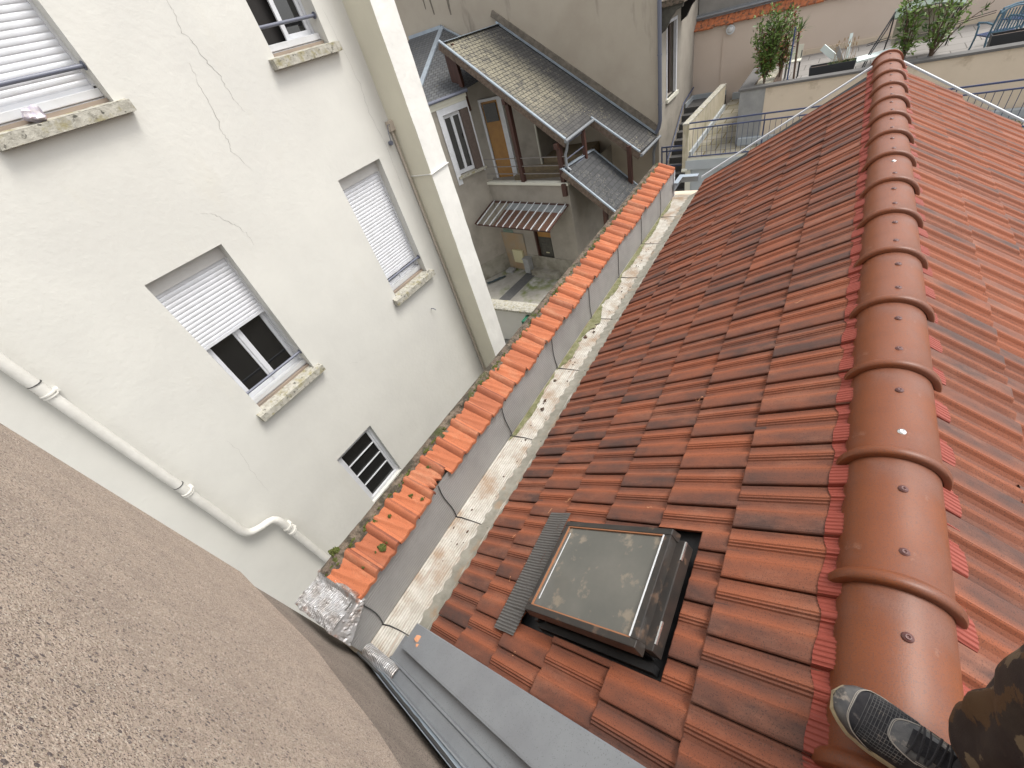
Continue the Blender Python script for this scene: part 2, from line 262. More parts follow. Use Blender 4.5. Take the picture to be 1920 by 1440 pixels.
# ------------------------------------------------------------------ mesh helpers (all points are given in world metres)
ORG = {}
class MB:
    def __init__(s): s.v = []; s.f = []; s.uv = {}; s.at = []
    def add(s, vs, fs):
        n = len(s.v); s.v += [tuple(p) for p in vs]; s.f += [tuple(i+n for i in f) for f in fs]; return n
    def hexa(s, p):   # 8 points: bottom 4, top 4
        s.add(p, [(3, 2, 1, 0), (4, 5, 6, 7), (0, 1, 5, 4), (1, 2, 6, 5), (2, 3, 7, 6), (3, 0, 4, 7)]); return s
    def box(s, x0, y0, z0, x1, y1, z1):
        return s.hexa([(x0, y0, z0), (x1, y0, z0), (x1, y1, z0), (x0, y1, z0), (x0, y0, z1), (x1, y0, z1), (x1, y1, z1), (x0, y1, z1)])
    def bar(s, a, b, w, h, up=(0, 0, 1)):
        a, b = Vector(a), Vector(b); d = (b-a).normalized(); up = Vector(up)
        x = d.cross(up)
        if x.length < 1e-4: x = d.cross(Vector((1, 0, 0)))
        x.normalize(); y = x.cross(d).normalized(); x *= w/2; y *= h/2
        return s.hexa([a-x-y, a+x-y, b+x-y, b-x-y, a-x+y, a+x+y, b+x+y, b-x+y])
    def prism(s, poly, off):
        n = len(poly); o = Vector(off)
        s.add([Vector(p) for p in poly]+[Vector(p)+o for p in poly], [tuple(range(n))[::-1], tuple(range(n, 2*n))]+[(i, (i+1) % n, (i+1) % n+n, i+n) for i in range(n)])
        return s
    def tube(s, pts, r, n=10, cap=True):
        pts = [Vector(p) for p in pts]; k = len(pts); base = len(s.v); x = None
        for i, p in enumerate(pts):
            d = (pts[min(i+1, k-1)]-pts[max(i-1, 0)]).normalized()
            if x is None:
                x = d.orthogonal().normalized()
            else:
                x = (x-d*x.dot(d)).normalized()
            y = d.cross(x); rr = r[i] if isinstance(r, (list, tuple)) else r
            for j in range(n):
                a = 2*pi*j/n; s.v.append(tuple(p+(x*cos(a)+y*sin(a))*rr))
        for i in range(k-1):
            for j in range(n):
                s.f.append((base+i*n+j, base+i*n+(j+1) % n, base+(i+1)*n+(j+1) % n, base+(i+1)*n+j))
        if cap:
            s.f.append(tuple(base+j for j in range(n))[::-1]); s.f.append(tuple(base+(k-1)*n+j for j in range(n)))
        return s
    def grid(s, fn, nu, nv, close=False):
        b = len(s.v)
        for i in range(nu+1):
            for j in range(nv+1): s.v.append(tuple(fn(i/nu, j/nv)))
        for i in range(nu):
            for j in range(nv):
                s.f.append((b+i*(nv+1)+j, b+(i+1)*(nv+1)+j, b+(i+1)*(nv+1)+j+1, b+i*(nv+1)+j+1))
        return s
    def uvquad(s, p, uv):
        n = s.add(p, [tuple(range(len(p)))])
        s.uv[len(s.f)-1] = uv; return s
    def blob(s, c, r, n=7, jit=.25, rnd=R):
        c = Vector(c); b = len(s.v); r = Vector(r) if not isinstance(r, (int, float)) else Vector((r, r, r))
        for i in range(n+1):
            th = pi*i/n
            for j in range(n*2):
                a = pi*j/n; d = Vector((sin(th)*cos(a), sin(th)*sin(a), cos(th)))
                k = 1+jit*(mnoise.noise(d*1.7+c*31)); s.v.append(tuple(c+Vector((d.x*r.x, d.y*r.y, d.z*r.z))*k))
        m = n*2
        for i in range(n):
            for j in range(m): s.f.append((b+i*m+j, b+(i+1)*m+j, b+(i+1)*m+(j+1) % m, b+i*m+(j+1) % m))
        return s
    def build(s, name, m, parent=None, smooth=False, bev=0, attrs=None, solid=0):
        me = bpy.data.meshes.new(name)
        o = bpy.data.objects.new(name, me); COL.objects.link(o)
        if parent is not None:
            org = ORG[parent.name]; o.parent = parent
        else:
            xs = [p[0] for p in s.v]; ys = [p[1] for p in s.v]; zs = [p[2] for p in s.v]
            org = Vector(((min(xs)+max(xs))/2, (min(ys)+max(ys))/2, min(zs))); o.location = org
        ORG[o.name] = org
        me.from_pydata([(p[0]-org[0], p[1]-org[1], p[2]-org[2]) for p in s.v], [], s.f)
        if s.uv:
            ul = me.uv_layers.new(name='UVMap')
            for fi, uvs in s.uv.items():
                pl = me.polygons[fi]
                for k, li in enumerate(pl.loop_indices): ul.data[li].uv = uvs[k]
        if attrs:
            for k, vals in attrs.items():
                a = me.attributes.new(k, 'FLOAT', 'POINT'); a.data.foreach_set('value', vals)
        me.materials.append(M[m] if isinstance(m, str) else m)
        if smooth: me.polygons.foreach_set('use_smooth', [True]*len(me.polygons))
        me.update()
        if smooth == 'auto': me.set_sharp_from_angle(angle=radians(38))
        if bev:
            b = o.modifiers.new('bevel', 'BEVEL'); b.width = bev; b.segments = 2; b.limit_method = 'ANGLE'
        if solid:
            b = o.modifiers.new('solid', 'SOLIDIFY'); b.thickness = solid; b.offset = -1
        return o
def thing(name, loc, label, cat, group=None):
    o = bpy.data.objects.new(name, None); COL.objects.link(o); o.location = loc; ORG[o.name] = Vector(loc)
    o.empty_display_size = .2; tag(o, label, cat, group); return o
def tag(o, label, cat, group=None, kind=None):
    if label: o['label'] = label
    if cat: o['category'] = cat
    if group: o['group'] = group
    if kind: o['kind'] = kind
    return o
def struct(o): o['kind'] = 'structure'; return o
def copy_child(src, parent, loc=None, rot=None):
    c = src.copy(); COL.objects.link(c); c.parent = parent
    if loc is not None: c.location = loc
    if rot is not None: c.rotation_euler = rot
    for ch in src.children:
        d = ch.copy(); COL.objects.link(d); d.parent = c
    return c

def wall_holes(mb, O, u, v, n, U, V, holes, depth):
    """wall sheet O + a*u + b*v, a in U, b in V, facing n, with rectangular openings and their reveals"""
    O, u, v, n = map(Vector, (O, u, v, n))
    us = sorted({U[0], U[1]}|{h[0] for h in holes}|{h[1] for h in holes}); vs = sorted({V[0], V[1]}|{h[2] for h in holes}|{h[3] for h in holes})
    P = lambda a, b, d=0: O+u*a+v*b-n*d
    for i in range(len(us)-1):
        for j in range(len(vs)-1):
            a0, a1, b0, b1 = us[i], us[i+1], vs[j], vs[j+1]; ca, cb = (a0+a1)/2, (b0+b1)/2
            if any(h[0] < ca < h[1] and h[2] < cb < h[3] for h in holes): continue
            mb.add([P(a0, b0), P(a1, b0), P(a1, b1), P(a0, b1)], [(0, 1, 2, 3)])
    for a0, a1, b0, b1 in holes:
        for q in (((a0, b0), (a0, b1)), ((a0, b1), (a1, b1)), ((a1, b1), (a1, b0)), ((a1, b0), (a0, b0))):
            (x0, y0), (x1, y1) = q; mb.add([P(x0, y0), P(x1, y1), P(x1, y1, depth), P(x0, y0, depth)], [(0, 1, 2, 3)])
    return mb
# ------------------------------------------------------------------ tiled house: roof geometry
AL = radians(31.6); TA = tan(AL); TAU = radians(28.2); XA, ZA, PX, PZ = -.0127, -1.585, .264, .1626; XR = .399; TW = .2
PROF = [(0, -.006), (.014, -.006), (.024, .001), (.08, -.002), (.16, .003), (.235, .012), (.275, .0145), (.295, .0105), (.322, .0115), (.342, .0045), (.372, .0055), (.392, -.0005),
        (.45, -.003), (.51, -.001), (.57, .006), (.61, .0145), (.635, .0175), (.66, .0165), (.75, .0165), (.86, .018), (.95, .017), (.985, .0145), (1, .0105)]
def prof(s):
    for i in range(len(PROF)-1):
        if s <= PROF[i+1][0]:
            a, b = PROF[i], PROF[i+1]; return a[1]+(b[1]-a[1])*(s-a[0])/(b[0]-a[0]+1e-9)
    return PROF[-1][1]
def joint_phase(k): return .1 if k % 2 == 0 else .2
def tz(x, y, right=False):
    if right: x = 2*XR-x
    k = max(0, math.ceil((XA-x)/PX-1e-6)); xk = XA-PX*k; t = (x-xk)/cos(TAU)
    f = ((y-joint_phase(k))/TW) % 1; s = f if right else 1-f
    return ZA-PZ*k+t*sin(TAU)+prof(s)-.012
HX0, HX1, HY0, HY1 = -.745, -.105, .322, .872
class Tiles(MB):
    def __init__(s): super().__init__(); s.S = []; s.Rn = []
    def patch(s, k, y1, sa, sb, ta, tb, right, rn, jz, tw):
        nt_, c, sn = 5, cos(TAU), sin(TAU); ss = sorted({sa, sb}|{p[0] for p in PROF if sa < p[0] < sb})
        xk, zk = XA-PX*k, ZA-PZ*k; b = len(s.v); n = len(ss)
        def P(q, t, d=0):
            y = y1-q*TW if not right else y1-TW+q*TW
            x = xk+t*c; z = zk+t*sn+prof(q)*(1.5 if right else 1)-.012+jz+tw*(q-.5)+d
            if t == ta: x += .0015*mnoise.noise(Vector((k*3, y*40, 1)))
            return ((2*XR-x) if right else x, y, z)
        rows = [(ta, -.022 if ta == 0 else -.016), (ta, -.0015)]+[(ta+.003, 0)]+[(ta+(tb-ta)*i/nt_, 0) for i in range(1, nt_+1)]
        for (t, d) in rows:
            for q in ss: s.v.append(P(q, t, d)); s.S.append(q); s.Rn.append(rn)
        for i in range(len(rows)-1):
            for j in range(n-1):
                s.f.append((b+i*n+j, b+(i+1)*n+j, b+(i+1)*n+j+1, b+i*n+j+1))
        for q, dq in ((sb, -.016), (sa, .0)):      # side faces
            if q not in (0, 1) or q == 1:
                b2 = len(s.v)
                for (t, d) in rows[1:]:
                    s.v.append(P(q, t, d)); v = P(q+dq if q == sb else q, t, -.020); s.v.append((v[0], v[1], P(q, t)[2]-.020)); s.S += [q, q]; s.Rn += [rn, rn]
                for i in range(len(rows)-2): s.f.append((b2+2*i, b2+2*i+1, b2+2*i+3, b2+2*i+2))
def slope(right, rows, y0, y1):
    T = Tiles(); rd = random.Random(3 if right else 5)
    for k in range(rows):
        ph = joint_phase(k); i0 = math.floor((y0-ph)/TW); i1 = math.ceil((y1-ph)/TW)
        for i in range(i0, i1):
            ylo = ph+i*TW; yhi = ylo+TW
            if yhi > y1+.11: continue
            rn = rd.random(); jz = rd.uniform(-.0015, .002); tw = rd.uniform(-.003, .003)
            if rd.random() < .12: tw -= .006
            L = .345 if k else .36
            if right: T.patch(k, yhi, 0, 1, 0, L, True, rn, jz, tw); continue
            cuts = [ylo]+[c for c in (HY0, HY1) if ylo+.003 < c < yhi-.003]+[yhi]
            for a, b in zip(cuts[:-1], cuts[1:]):
                sa, sb = (yhi-b)/TW, (yhi-a)/TW; m = (a+b)/2; xk = XA-PX*k
                if HY0 < m < HY1:
                    th, tl = (HX1-xk)/cos(TAU), (HX0-xk)/cos(TAU)
                    if tl > .02: T.patch(k, yhi, sa, sb, 0, min(L, tl), False, rn, jz, tw)
                    if th < L: T.patch(k, yhi, sa, sb, max(0, th), L, False, rn, jz, tw)
                else: T.patch(k, yhi, sa, sb, 0, L, False, rn, jz, tw)
    return T
house = thing('tiled_house', (0, 3, -7.2), 'low house under a red-brown clay tile roof with round ridge tiles and roof window', 'house')
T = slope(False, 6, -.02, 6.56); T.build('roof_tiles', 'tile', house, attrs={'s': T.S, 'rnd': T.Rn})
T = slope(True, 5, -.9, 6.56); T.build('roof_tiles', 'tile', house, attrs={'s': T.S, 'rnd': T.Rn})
zp = lambda x: ZA+(x-XA)*TA
# dark roofing felt under the tiles, with the opening of the roof window left free
m = MB()
def sheet(x0, x1, y0, y1, d=-.045):
    m.add([(x0, y0, zp(x0)+d), (x1, y0, zp(x1)+d), (x1, y1, zp(x1)+d), (x0, y1, zp(x0)+d)], [(0, 1, 2, 3)])
sheet(-1.36, .38, -.25, .30); sheet(-1.36, .38, .885, 6.72); sheet(-1.36, -.77, .30, .885); sheet(-.09, .38, .30, .885)
m.add([(2*XR+1.36, -1, zp(-1.36)-.045), (.38, -1, zp(.38)-.045), (.38, 6.72, zp(.38)-.045), (2*XR+1.36, 6.72, zp(-1.36)-.045)], [(0, 1, 2, 3)])
m.build('roof_felt', 'black', house)
# house walls
m = MB()
m.prism([(-1.9, -.2, -7.2), (-1.9, -.2, -2.56), (-1.40, -.2, -2.56), (-1.3, -.2, -2.49), (.4, -.2, -1.43), (2.0, -.2, -2.47), (2.0, -.2, -7.2)], (0, 6.8, 0))
m.build('wall', 'cream', house)
# ridge tiles
YC = [.30+.449*i for i in range(-2, 15)]
def ridge_tile(y0, hero=False):
    m = MB(); L = .449
    prof2 = [(-.012, .1385, .126), (-.008, .145, .1325), (.002, .1485, .1365), (.014, .1475, .1355), (.024, .1405, .128), (.030, .1315, .1185), (.036, .1285, .116), (.2, .1265, .1145), (L+.015, .1235, .112)]
    na = 30; b = 0; A0 = -.05
    for (dy, rx, rz) in prof2:
        for j in range(na+1):
            a = A0+(pi-2*A0)*j/na; m.v.append((XR+.005+rx*cos(a), y0+dy, -1.447+rz*sin(a)))
    k = na+1
    for i in range(len(prof2)-1):
        for j in range(na): m.f.append((i*k+j, i*k+j+1, (i+1)*k+j+1, (i+1)*k+j))
    b = len(m.v)     # thickness at the near edge
    for j in range(na+1):
        a = A0+(pi-2*A0)*j/na; m.v.append((XR+.005+.126*cos(a), y0-.012, -1.447+.113*sin(a)))
    for j in range(na): m.f.append((j, b+j, b+j+1, j+1))
    for j in range(na+1):
        a = A0+(pi-2*A0)*j/na; m.v.append((XR+.005+.118*cos(a), y0+.03, -1.447+.108*sin(a)))
    for j in range(na): m.f.append((b+j, b+k+j, b+k+j+1, b+j+1))
    return m
proto = None
def screw_mesh():
    m = MB(); pr = [(0, .0025), (.003, .0025), (.0035, .0045), (.007, .005), (.0075, .003), (.011, .003), (.0125, 0)]; n = 16
    for r, z in pr:
        for j in range(n): m.v.append((r*cos(2*pi*j/n), r*sin(2*pi*j/n), z))
    for i in range(len(pr)-1):
        for j in range(n): m.f.append((i*n+j, i*n+(j+1) % n, (i+1)*n+(j+1) % n, (i+1)*n+j))
    return m
sm = bpy.data.meshes.new('screw'); q = screw_mesh(); sm.from_pydata(q.v, [], q.f); sm.materials.append(mat('brown_screw', (.11, .045, .04), rough=.35)); sm.polygons.foreach_set('use_smooth', [True]*len(sm.polygons))
sm2 = sm.copy(); sm2.materials[0] = M['chrome']
for i, y in enumerate(YC):
    if proto is None:
        proto = ridge_tile(0).build('ridge_tile', 'ridge', None, smooth='auto'); proto.parent = house
        base = Vector(ORG[proto.name]); off = base-ORG[house.name]; o = proto
    else:
        o = proto.copy(); COL.objects.link(o); o.parent = house
    o.location = off+Vector((R.uniform(-.002, .002), y, 0)); o.rotation_euler = (0, R.uniform(-.006, .006), R.uniform(-.004, .004))
    for dy in (.105, .315):
        if i == len(YC)-1 and dy > .3: pass
        silver = (i == 4 and dy < .2) or (i == 9 and dy > .2)
        s = bpy.data.objects.new('screw', sm2 if silver else sm); COL.objects.link(s); s.parent = o
        s.location = Vector((XR+.005+R.uniform(-.004, .004), dy+R.uniform(-.004, .004), -1.447+.1150))-base
        if silver: s['label'] = 'shiny unpainted screw'
# ridge end disc
m = MB(); n = 24
yE = YC[-1]+.449
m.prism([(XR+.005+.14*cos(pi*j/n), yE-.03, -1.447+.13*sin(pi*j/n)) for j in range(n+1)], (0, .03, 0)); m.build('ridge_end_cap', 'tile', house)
# pleated closure strips on either side of the ridge tiles
for right in (False, True):
    m = MB(); NY = int((6.75+.6)/.0035)
    for i in range(NY+1):
        y = -.6+i*.0035; pl = .0016*(1 if (i//2) % 2 else -1)
        xo = .243+.006*sin(y*31.4+.8)+.004*mnoise.noise(Vector((y*6, 0, 3)))
        for t in (0, .25, .6, 1):
            x = xo+t*(.300-xo); z = tz(x, y)+.004+pl+.006*t*t
            m.v.append(((2*XR-x+.008) if right else x, y, z))
    for i in range(NY):
        for j in range(3): m.f.append((i*4+j, i*4+j+1, i*4+5+j, i*4+4+j))
    m.build('pleated_ridge_strip', 'pleat', house)
# verge: white metal edging at the far gable and the dark gap under it
m = MB()
for sgn in (0, 1):
    def mx(x): return 2*XR-x if sgn else x
    a, b = (-1.42, .27) if not sgn else (-1.2, .27)
    P = lambda x, y, d: (mx(x), y, zp(x)+d)
    m.hexa([P(a, 6.75, .0), P(b, 6.75, .0), P(b, 6.79, .0), P(a, 6.79, .0), P(a, 6.75, .022), P(b, 6.75, .022), P(b, 6.79, .022), P(a, 6.79, .022)])
m.build('verge_edging', 'verge', house, bev=.004)
# gutter with seams, algae stain
GX = [(-1.30, -2.452), (-1.375, -2.455), (-1.41, -2.487), (-1.47, -2.497), (-1.56, -2.499), (-1.63, -2.494), (-1.672, -2.488)]
m = MB(); NY = 130
for i in range(NY+1):
    y = -.16+i*(6.27+.16)/NY
    for j, (x, z) in enumerate(GX):
        w = 0 if j in (0, 6) else .006
        m.v.append((x+w*.6*mnoise.noise(Vector((x*9, y*5, 0))), y, z+w*mnoise.noise(Vector((x*6, y*7, 4)))))
for i in range(NY):
    for j in range(6): m.f.append((i*7+j, i*7+j+1, i*7+8+j, i*7+7+j))
gut = m.build('gutter', 'gutter', house, smooth=True)
m = MB()    # wavy metal apron that shows below the last tiles
for i in range(900):
    y = -.05+i*.007
    w = .012*sin(y*2*pi/.1)+.006*mnoise.noise(Vector((y*9, 2, 0)))
    for j, (x, z) in enumerate(((-1.28, -2.42), (-1.335, -2.437), (-1.40+w*.3, -2.468+w*.35), (-1.465+w*.8+.02*mnoise.noise(Vector((0, y*4, 0))), -2.4905+.25*abs(w)))): m.v.append((x, y, z+.003*mnoise.noise(Vector((x*30, y*14, 0)))))
for i in range(899):
    for j in range(3): m.f.append((i*4+j, i*4+j+1, i*4+5+j, i*4+4+j))
m.build('eave_apron', 'apron', house, smooth=True)
for i, y in enumerate((.0, .77, 1.55, 2.40, 3.2, 4.0, 4.8, 5.55)):
    m = MB()
    pts = [(x, y+(.03*sin((x+1.67)*9)) + .006*mnoise.noise(Vector((x*20, y, 0))), z+.004) for x, z in ((-1.672, -2.486), (-1.63, -2.492), (-1.56, -2.496), (-1.47, -2.494), (-1.41, -2.484), (-1.385, -2.458))]
    m.tube(pts, [.004, .004, .0028, .0022, .002, .0015], 6)
    m.build('gutter_seam', 'seam', gut)
m = MB()
def stain(y0, y1, w0, w1):
    N2 = int((y1-y0)/.02)
    b = len(m.v)
    for i in range(N2+1):
        y = y0+(y1-y0)*i/N2; t = i/N2; w = (w0+(w1-w0)*t)*(.65+.7*mnoise.noise(Vector((y*3, 1, 7)))+.35*mnoise.noise(Vector((y*23, 1, 7))))*min(1, 8*t+.1, 8*(1-t)+.1)
        m.v.append((-1.664, y, -2.4835)); m.v.append((-1.664+max(.004, w), y, -2.4865-.004*0))
    for i in range(N2): m.f.append((b+2*i, b+2*i+1, b+2*i+3, b+2*i+2))
stain(1.5, 2.35, .06, .05); stain(2.38, 4.1, .10, .09); stain(4.1, 6.15, .09, .05)
m.build('algae', 'gmoss', gut)
# half round gutter end of the right slope and the little pale zinc corner at the left
m = MB(); n = 10
for i in range(2):
    for j in range(n+1):
        a = pi+pi*j/n; m.v.append((1.72+.075*cos(a), (-1, 6.66)[i], -2.16+.075*sin(a)))
for j in range(n): m.f.append((j, j+1, n+1+j+1, n+1+j))
m.prism([(1.72+.075*cos(pi+pi*j/n), 6.66, -2.16+.075*sin(pi+pi*j/n)) for j in range(n+1)], (0, .006, 0))
m.build('round_gutter', 'zincl', house, solid=.004)
m = MB(); m.box(-1.665, 6.20, -2.40, -1.645, 6.52, -2.30); m.box(-1.665, 6.50, -2.40, -1.40, 6.52, -2.30); m.box(-1.665, 6.20, -2.305, -1.60, 6.52, -2.295); m.box(-1.665, 6.42, -2.305, -1.40, 6.52, -2.2955)
m.build('gutter_end_upstand', 'zincl', house, bev=.004)
rr = random.Random(12)
for (x, y, l, an) in ((-.92, .93, .05, 1.2), (-.90, .62, .06, .9), (-.84, 1.02, .05, .5), (-.30, 1.7, .05, .1), (-.95, .50, .03, 1.4), (.05, 2.35, .045, .2), (-.55, 1.35, .03, .3), (-1.1, .75, .04, 1.1), (-.35, .98, .03, .0), (-.7, .2, .03, .5)):
    m = MB(); n = 9
    for i in range(n+1):
        t = i/n-.5; px, py = x+l*t*cos(an), y+l*t*sin(an)+.006*sin(t*9); w = .0035*(1-abs(2*t)**2)*rr.uniform(.3, 1.2)+.0004
        for q in (-1, 1): qx, qy = px-q*w*sin(an), py+q*w*cos(an); m.v.append((qx, qy, tz(qx, qy)+.0035))
    for i in range(n): m.f.append((2*i, 2*i+1, 2*i+3, 2*i+2))
    m.build('scratch_mark', 'rust_mark', house)
# ------------------------------------------------------------------ roof window
E1, E2, NN = Vector((cos(AL), 0, sin(AL))), Vector((0, 1, 0)), Vector((-sin(AL), 0, cos(AL))); OO = Vector((XA, 0, ZA))
F = lambda a, b, c: OO+E1*a+E2*b+NN*c
def fbox(m, a0, a1, b0, b1, c0, c1, da=0, db=0):
    m.hexa([F(a0-da, b0-db, c0), F(a1+da, b0-db, c0), F(a1+da, b1+db, c0), F(a0-da, b1+db, c0), F(a0, b0, c1), F(a1, b0, c1), F(a1, b1, c1), F(a0, b1, c1)])
a0, a1, b0, b1 = -.7525, -.1596, .357, .806
m = MB(); w = .026
fbox(m, a0, a1, b0, b0+w, .050, .098, .006, .006); fbox(m, a0, a1, b1-w, b1, .050, .098, .006, .006)
fbox(m, a0, a0+w, b0+w, b1-w, .050, .0975); fbox(m, a1-w*1.2, a1, b0+w, b1-w, .050, .0975)
fbox(m, a1-.004, a1+.035, b0+.02, b1-.02, .0, .055); fbox(m, a0-.004, a0+.01, b0+.01, b1-.01, .03, .06)
win = m.build('roof_window', 'frame', house, bev=.003)
m = MB(); fbox(m, a0+w, a1-w*1.2, b0+w, b1-w, .080, .088); m.build('pane', 'sglass', win)
m = MB(); t = .005
for q in ((a0+w, a1-w*1.2, b0+w, b0+w+t), (a0+w, a1-w*1.2, b1-w-t, b1-w), (a0+w, a0+w+t, b0+w+t, b1-w-t)): fbox(m, *q, .0875, .0955)
m.build('rusty_trim', 'trim', win)
m = MB(); fbox(m, a1-w*1.25, a1-w*1.05, b0+.03, b1-.03, .098, .1005); m.build('metal_edge', 'alu', win)
m = MB(); fbox(m, a0+w+.022, a0+w+.027, b0+.06, b1-.06, .0885, .0895); m.build('pane_spacer', 'alu', win)
for bb in (b0+.045, b1-.10): m = MB(); fbox(m, a1+.034, a1+.040, bb, bb+.075, .048, .056); m.build('hinge_plate', 'chrome', win)
m = MB(); fbox(m, a0+.02, a1-.02, b0+.022, b1-.022, -.045, .049); fbox(m, -.91, -.06, .29, .895, -.062, -.045); fbox(m, a0-.012, a0+.01, .352, b1+.03, -.03, .01); fbox(m, a0, -.15, .335, .362, -.04, -.01)
m.build('black_flashing', 'black', win)
m = MB(); NYc = int(.66/.0018)
for i in range(NYc+1):
    y = .258+i*.0018; t = i/NYc; xl = -.880-.02*t; xh = -.742-.02*t
    for j in range(6):
        u = j/5; x = xl+(xh-xl)*u
        z = max(tz(x, y), tz(x, y+.03), tz(x, y-.03)-.002, zp(x)-.004)+.007+.0042*sin(2*pi*y/.0148)+(.006*(u-.6) if u > .6 else 0)
        m.v.append((x, y, z))
for i in range(NYc):
    for j in range(5): m.f.append((i*6+j, i*6+j+1, i*6+7+j, i*6+6+j))
m.build('corrugated_apron', 'corr', win, smooth=True)
# ------------------------------------------------------------------ grey zinc flashing along the roughcast wall
fl = thing('zinc_flashing', (-1.4, 0, -2.44), 'long grey zinc sheets laid down the roof slope against the roughcast wall', 'flashing')
def strip(name, prof, x0, x1, m_='zinc', d=.0, bev=.0, sk=.0):
    m = MB(); n = len(prof); K = 24
    for i in range(K+1):
        x = x0+(x1-x0)*i/K; q = (x+1.4)
        for (y, h) in prof:
            yy = y-sk*q*(1 if y < .05 else .15)
            m.v.append((x, yy, zp(x)+h+d+.0012*mnoise.noise(Vector((x*6, y*20, 0)))))
    for i in range(K):
        for j in range(n-1): m.f.append((i*n+j, i*n+j+1, (i+1)*n+j+1, (i+1)*n+j))
    return m.build(name, m_, fl, solid=.0025)
strip('upper_sheet', [(.102, .020), (.104, .052), (.098, .058), (.085, .059), (-.025, .064), (-.035, .063), (-.038, .03), (-.034, .026)], -1.415, .42, sk=.036)
strip('lower_sheet', [(.02, .010), (-.10, .012), (-.104, .024), (-.112, .025), (-.118, .013), (-.168, .012), (-.172, .045), (-.178, .047)], -1.50, .42, sk=.036)
strip('wall_strip', [(-.176, .020), (-.186, .060), (-.194, .062), (-.197, .10)], -1.66, .42, 'zincl', sk=.036)
m = MB(); m.blob((-1.31, .043, zp(-1.31)+.0605), (.03, .018, .0018), 6, .5); m.blob((-1.29, .015, zp(-1.29)+.0615), (.012, .009, .0015), 5, .6); m.build('chalk_mark', 'rust_mark', fl)
m = MB()
m.grid(lambda u, v: (-1.665+.30*u, -.185+.075*v, -2.478+.07*u*.9+.03*sin(v*pi)+.008*mnoise.noise(Vector((u*9, v*5, 2)))), 24, 8)
m.build('foil_edge', 'foil', fl)
m = MB()   # tar line at the foot of the roughcast
pts = [(x, -.176-.042*(x+1.97)+.012+.004*mnoise.noise(Vector((x*30, 0, 0))), (zp(x)+.06 if x > -1.4 else -2.40 if x > -1.64 else -2.12)+.03) for x in [-1.63+i*.05 for i in range(45)]]
m.tube(pts, .007, 6); m.build('tar_line', 'seam', fl)
# ------------------------------------------------------------------ parapet wall with orange coping tiles
pw = thing('parapet_wall', (-1.8, 3, -7.2), 'long parapet wall capped with old orange clay tiles and grey striped membrane beside the gutter', 'wall')
m = MB(); m.box(-1.945, -.12, -7.2, -1.70, 6.28, -2.17); m.build('masonry', 'grey_r', pw)
m = MB(); NY = 160
for i in range(NY+1):
    y = -.17+(6.24+.17)*i/NY
    for j in range(9):
        t = j/8; m.v.append((-1.672-.012*t+.004*mnoise.noise(Vector((0, y*3, t*2))), y, -2.490+(2.490-2.118)*t))
for i in range(NY):
    for j in range(8): m.f.append((i*9+j, i*9+j+1, i*9+10+j, i*9+9+j))
up = m.build('membrane_upstand', 'upstand', pw, smooth=True)
m = MB(); m.box(-1.70, 6.235, -2.6, -1.66, 6.26, -2.12); m.build('end_strip', 'verge', pw)
for y in (.0, .765, 1.55, 2.40, 3.22, 4.03, 4.82, 5.6):
    m = MB()
    pts = [(-1.667-.012*t+(.003), y+.012*sin(t*5+y)-.03*(1-t)+.03, -2.487+.365*t) for t in [k/8 for k in range(9)]]
    m.tube(pts, .0035, 6); m.build('tar_seam', 'seam', up)
def coping_tile(j, broken=False):
    m = MB(); S_ = []; n = 26; nx = 12; rr = random.Random(j*13+1); jz = rr.uniform(-.007, .006); sk = rr.uniform(-.010, .010); ln = rr.uniform(-.010, .008)
    yc = .17+.1775*j; pr = []
    for i in range(n+1):
        q = i/n
        h = .010*(1-q/.12) if q < .12 else 0
        if q > .70: h = .030*sin(min(1, (q-.70)/.22)*pi*.62)
        if q > .965: h = .008
        pr.append((q, h))
    def P(q, h, u, d=0):
        x = -1.868+(.216+ln)*u; y = yc-.152+.184*q+sk*u
        rib = .013*math.exp(-((q-.24-.22*u)/.075)**2)*(1-.3*u)-.006*math.exp(-((q-.40-.22*u)/.05)**2)+.004*math.exp(-((q-.68)/.02)**2)*-1
        z = -2.045-.072*u+h*(1-.12*u)+rib+jz+d+.0025*mnoise.noise(Vector((x*30, y*30, j)))
        if broken and u > .62: x -= (.05+.04*mnoise.noise(Vector((q*8, 0, 0))))*(u-.62)/.38
        return (x, y, z)
    b = 0
    us = [0, 0]+[k/nx for k in range(1, nx+1)]+[1]
    for iu, u in enumerate(us):
        for q, h in pr: m.v.append(P(q, h, u, -.022 if iu in (0, len(us)-1) else 0)); S_.append(q)
    k = n+1
    for i in range(len(us)-1):
        for jj in range(n): m.f.append((i*k+jj, (i+1)*k+jj, (i+1)*k+jj+1, i*k+jj+1))
    b = len(m.v)
    for u in us[1:-1]:
        v = P(1, .008, u); m.v += [v, (v[0], v[1]-.008, v[2]-.026)]; S_ += [1, 1]
    for i in range(len(us)-3): m.f.append((b+2*i, b+2*i+1, b+2*i+3, b+2*i+2))
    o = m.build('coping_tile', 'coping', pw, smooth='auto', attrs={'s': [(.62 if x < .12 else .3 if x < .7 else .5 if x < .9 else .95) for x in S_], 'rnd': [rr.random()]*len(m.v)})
    if broken: o['label'] = 'broken coping tile with a ragged edge'
for j in range(35): coping_tile(j, j == 4)
m = MB(); NY = 420
for i in range(NY+1):
    y = .02+6.24*i/NY
    for j in range(9):
        t = j/8; x = -1.966+.03*max(0, 1-t*3)*0+.115*max(0, t-.3)/.7; z = (-2.26+.2*t/.3) if t < .3 else -2.06+.032*sin((t-.3)/.7*pi)
        d = .016*mnoise.noise(Vector((x*25, y*9, 2)))+.009*mnoise.noise(Vector((x*60, y*35, 5)))
        m.v.append((x+d*.7, y, z+d))
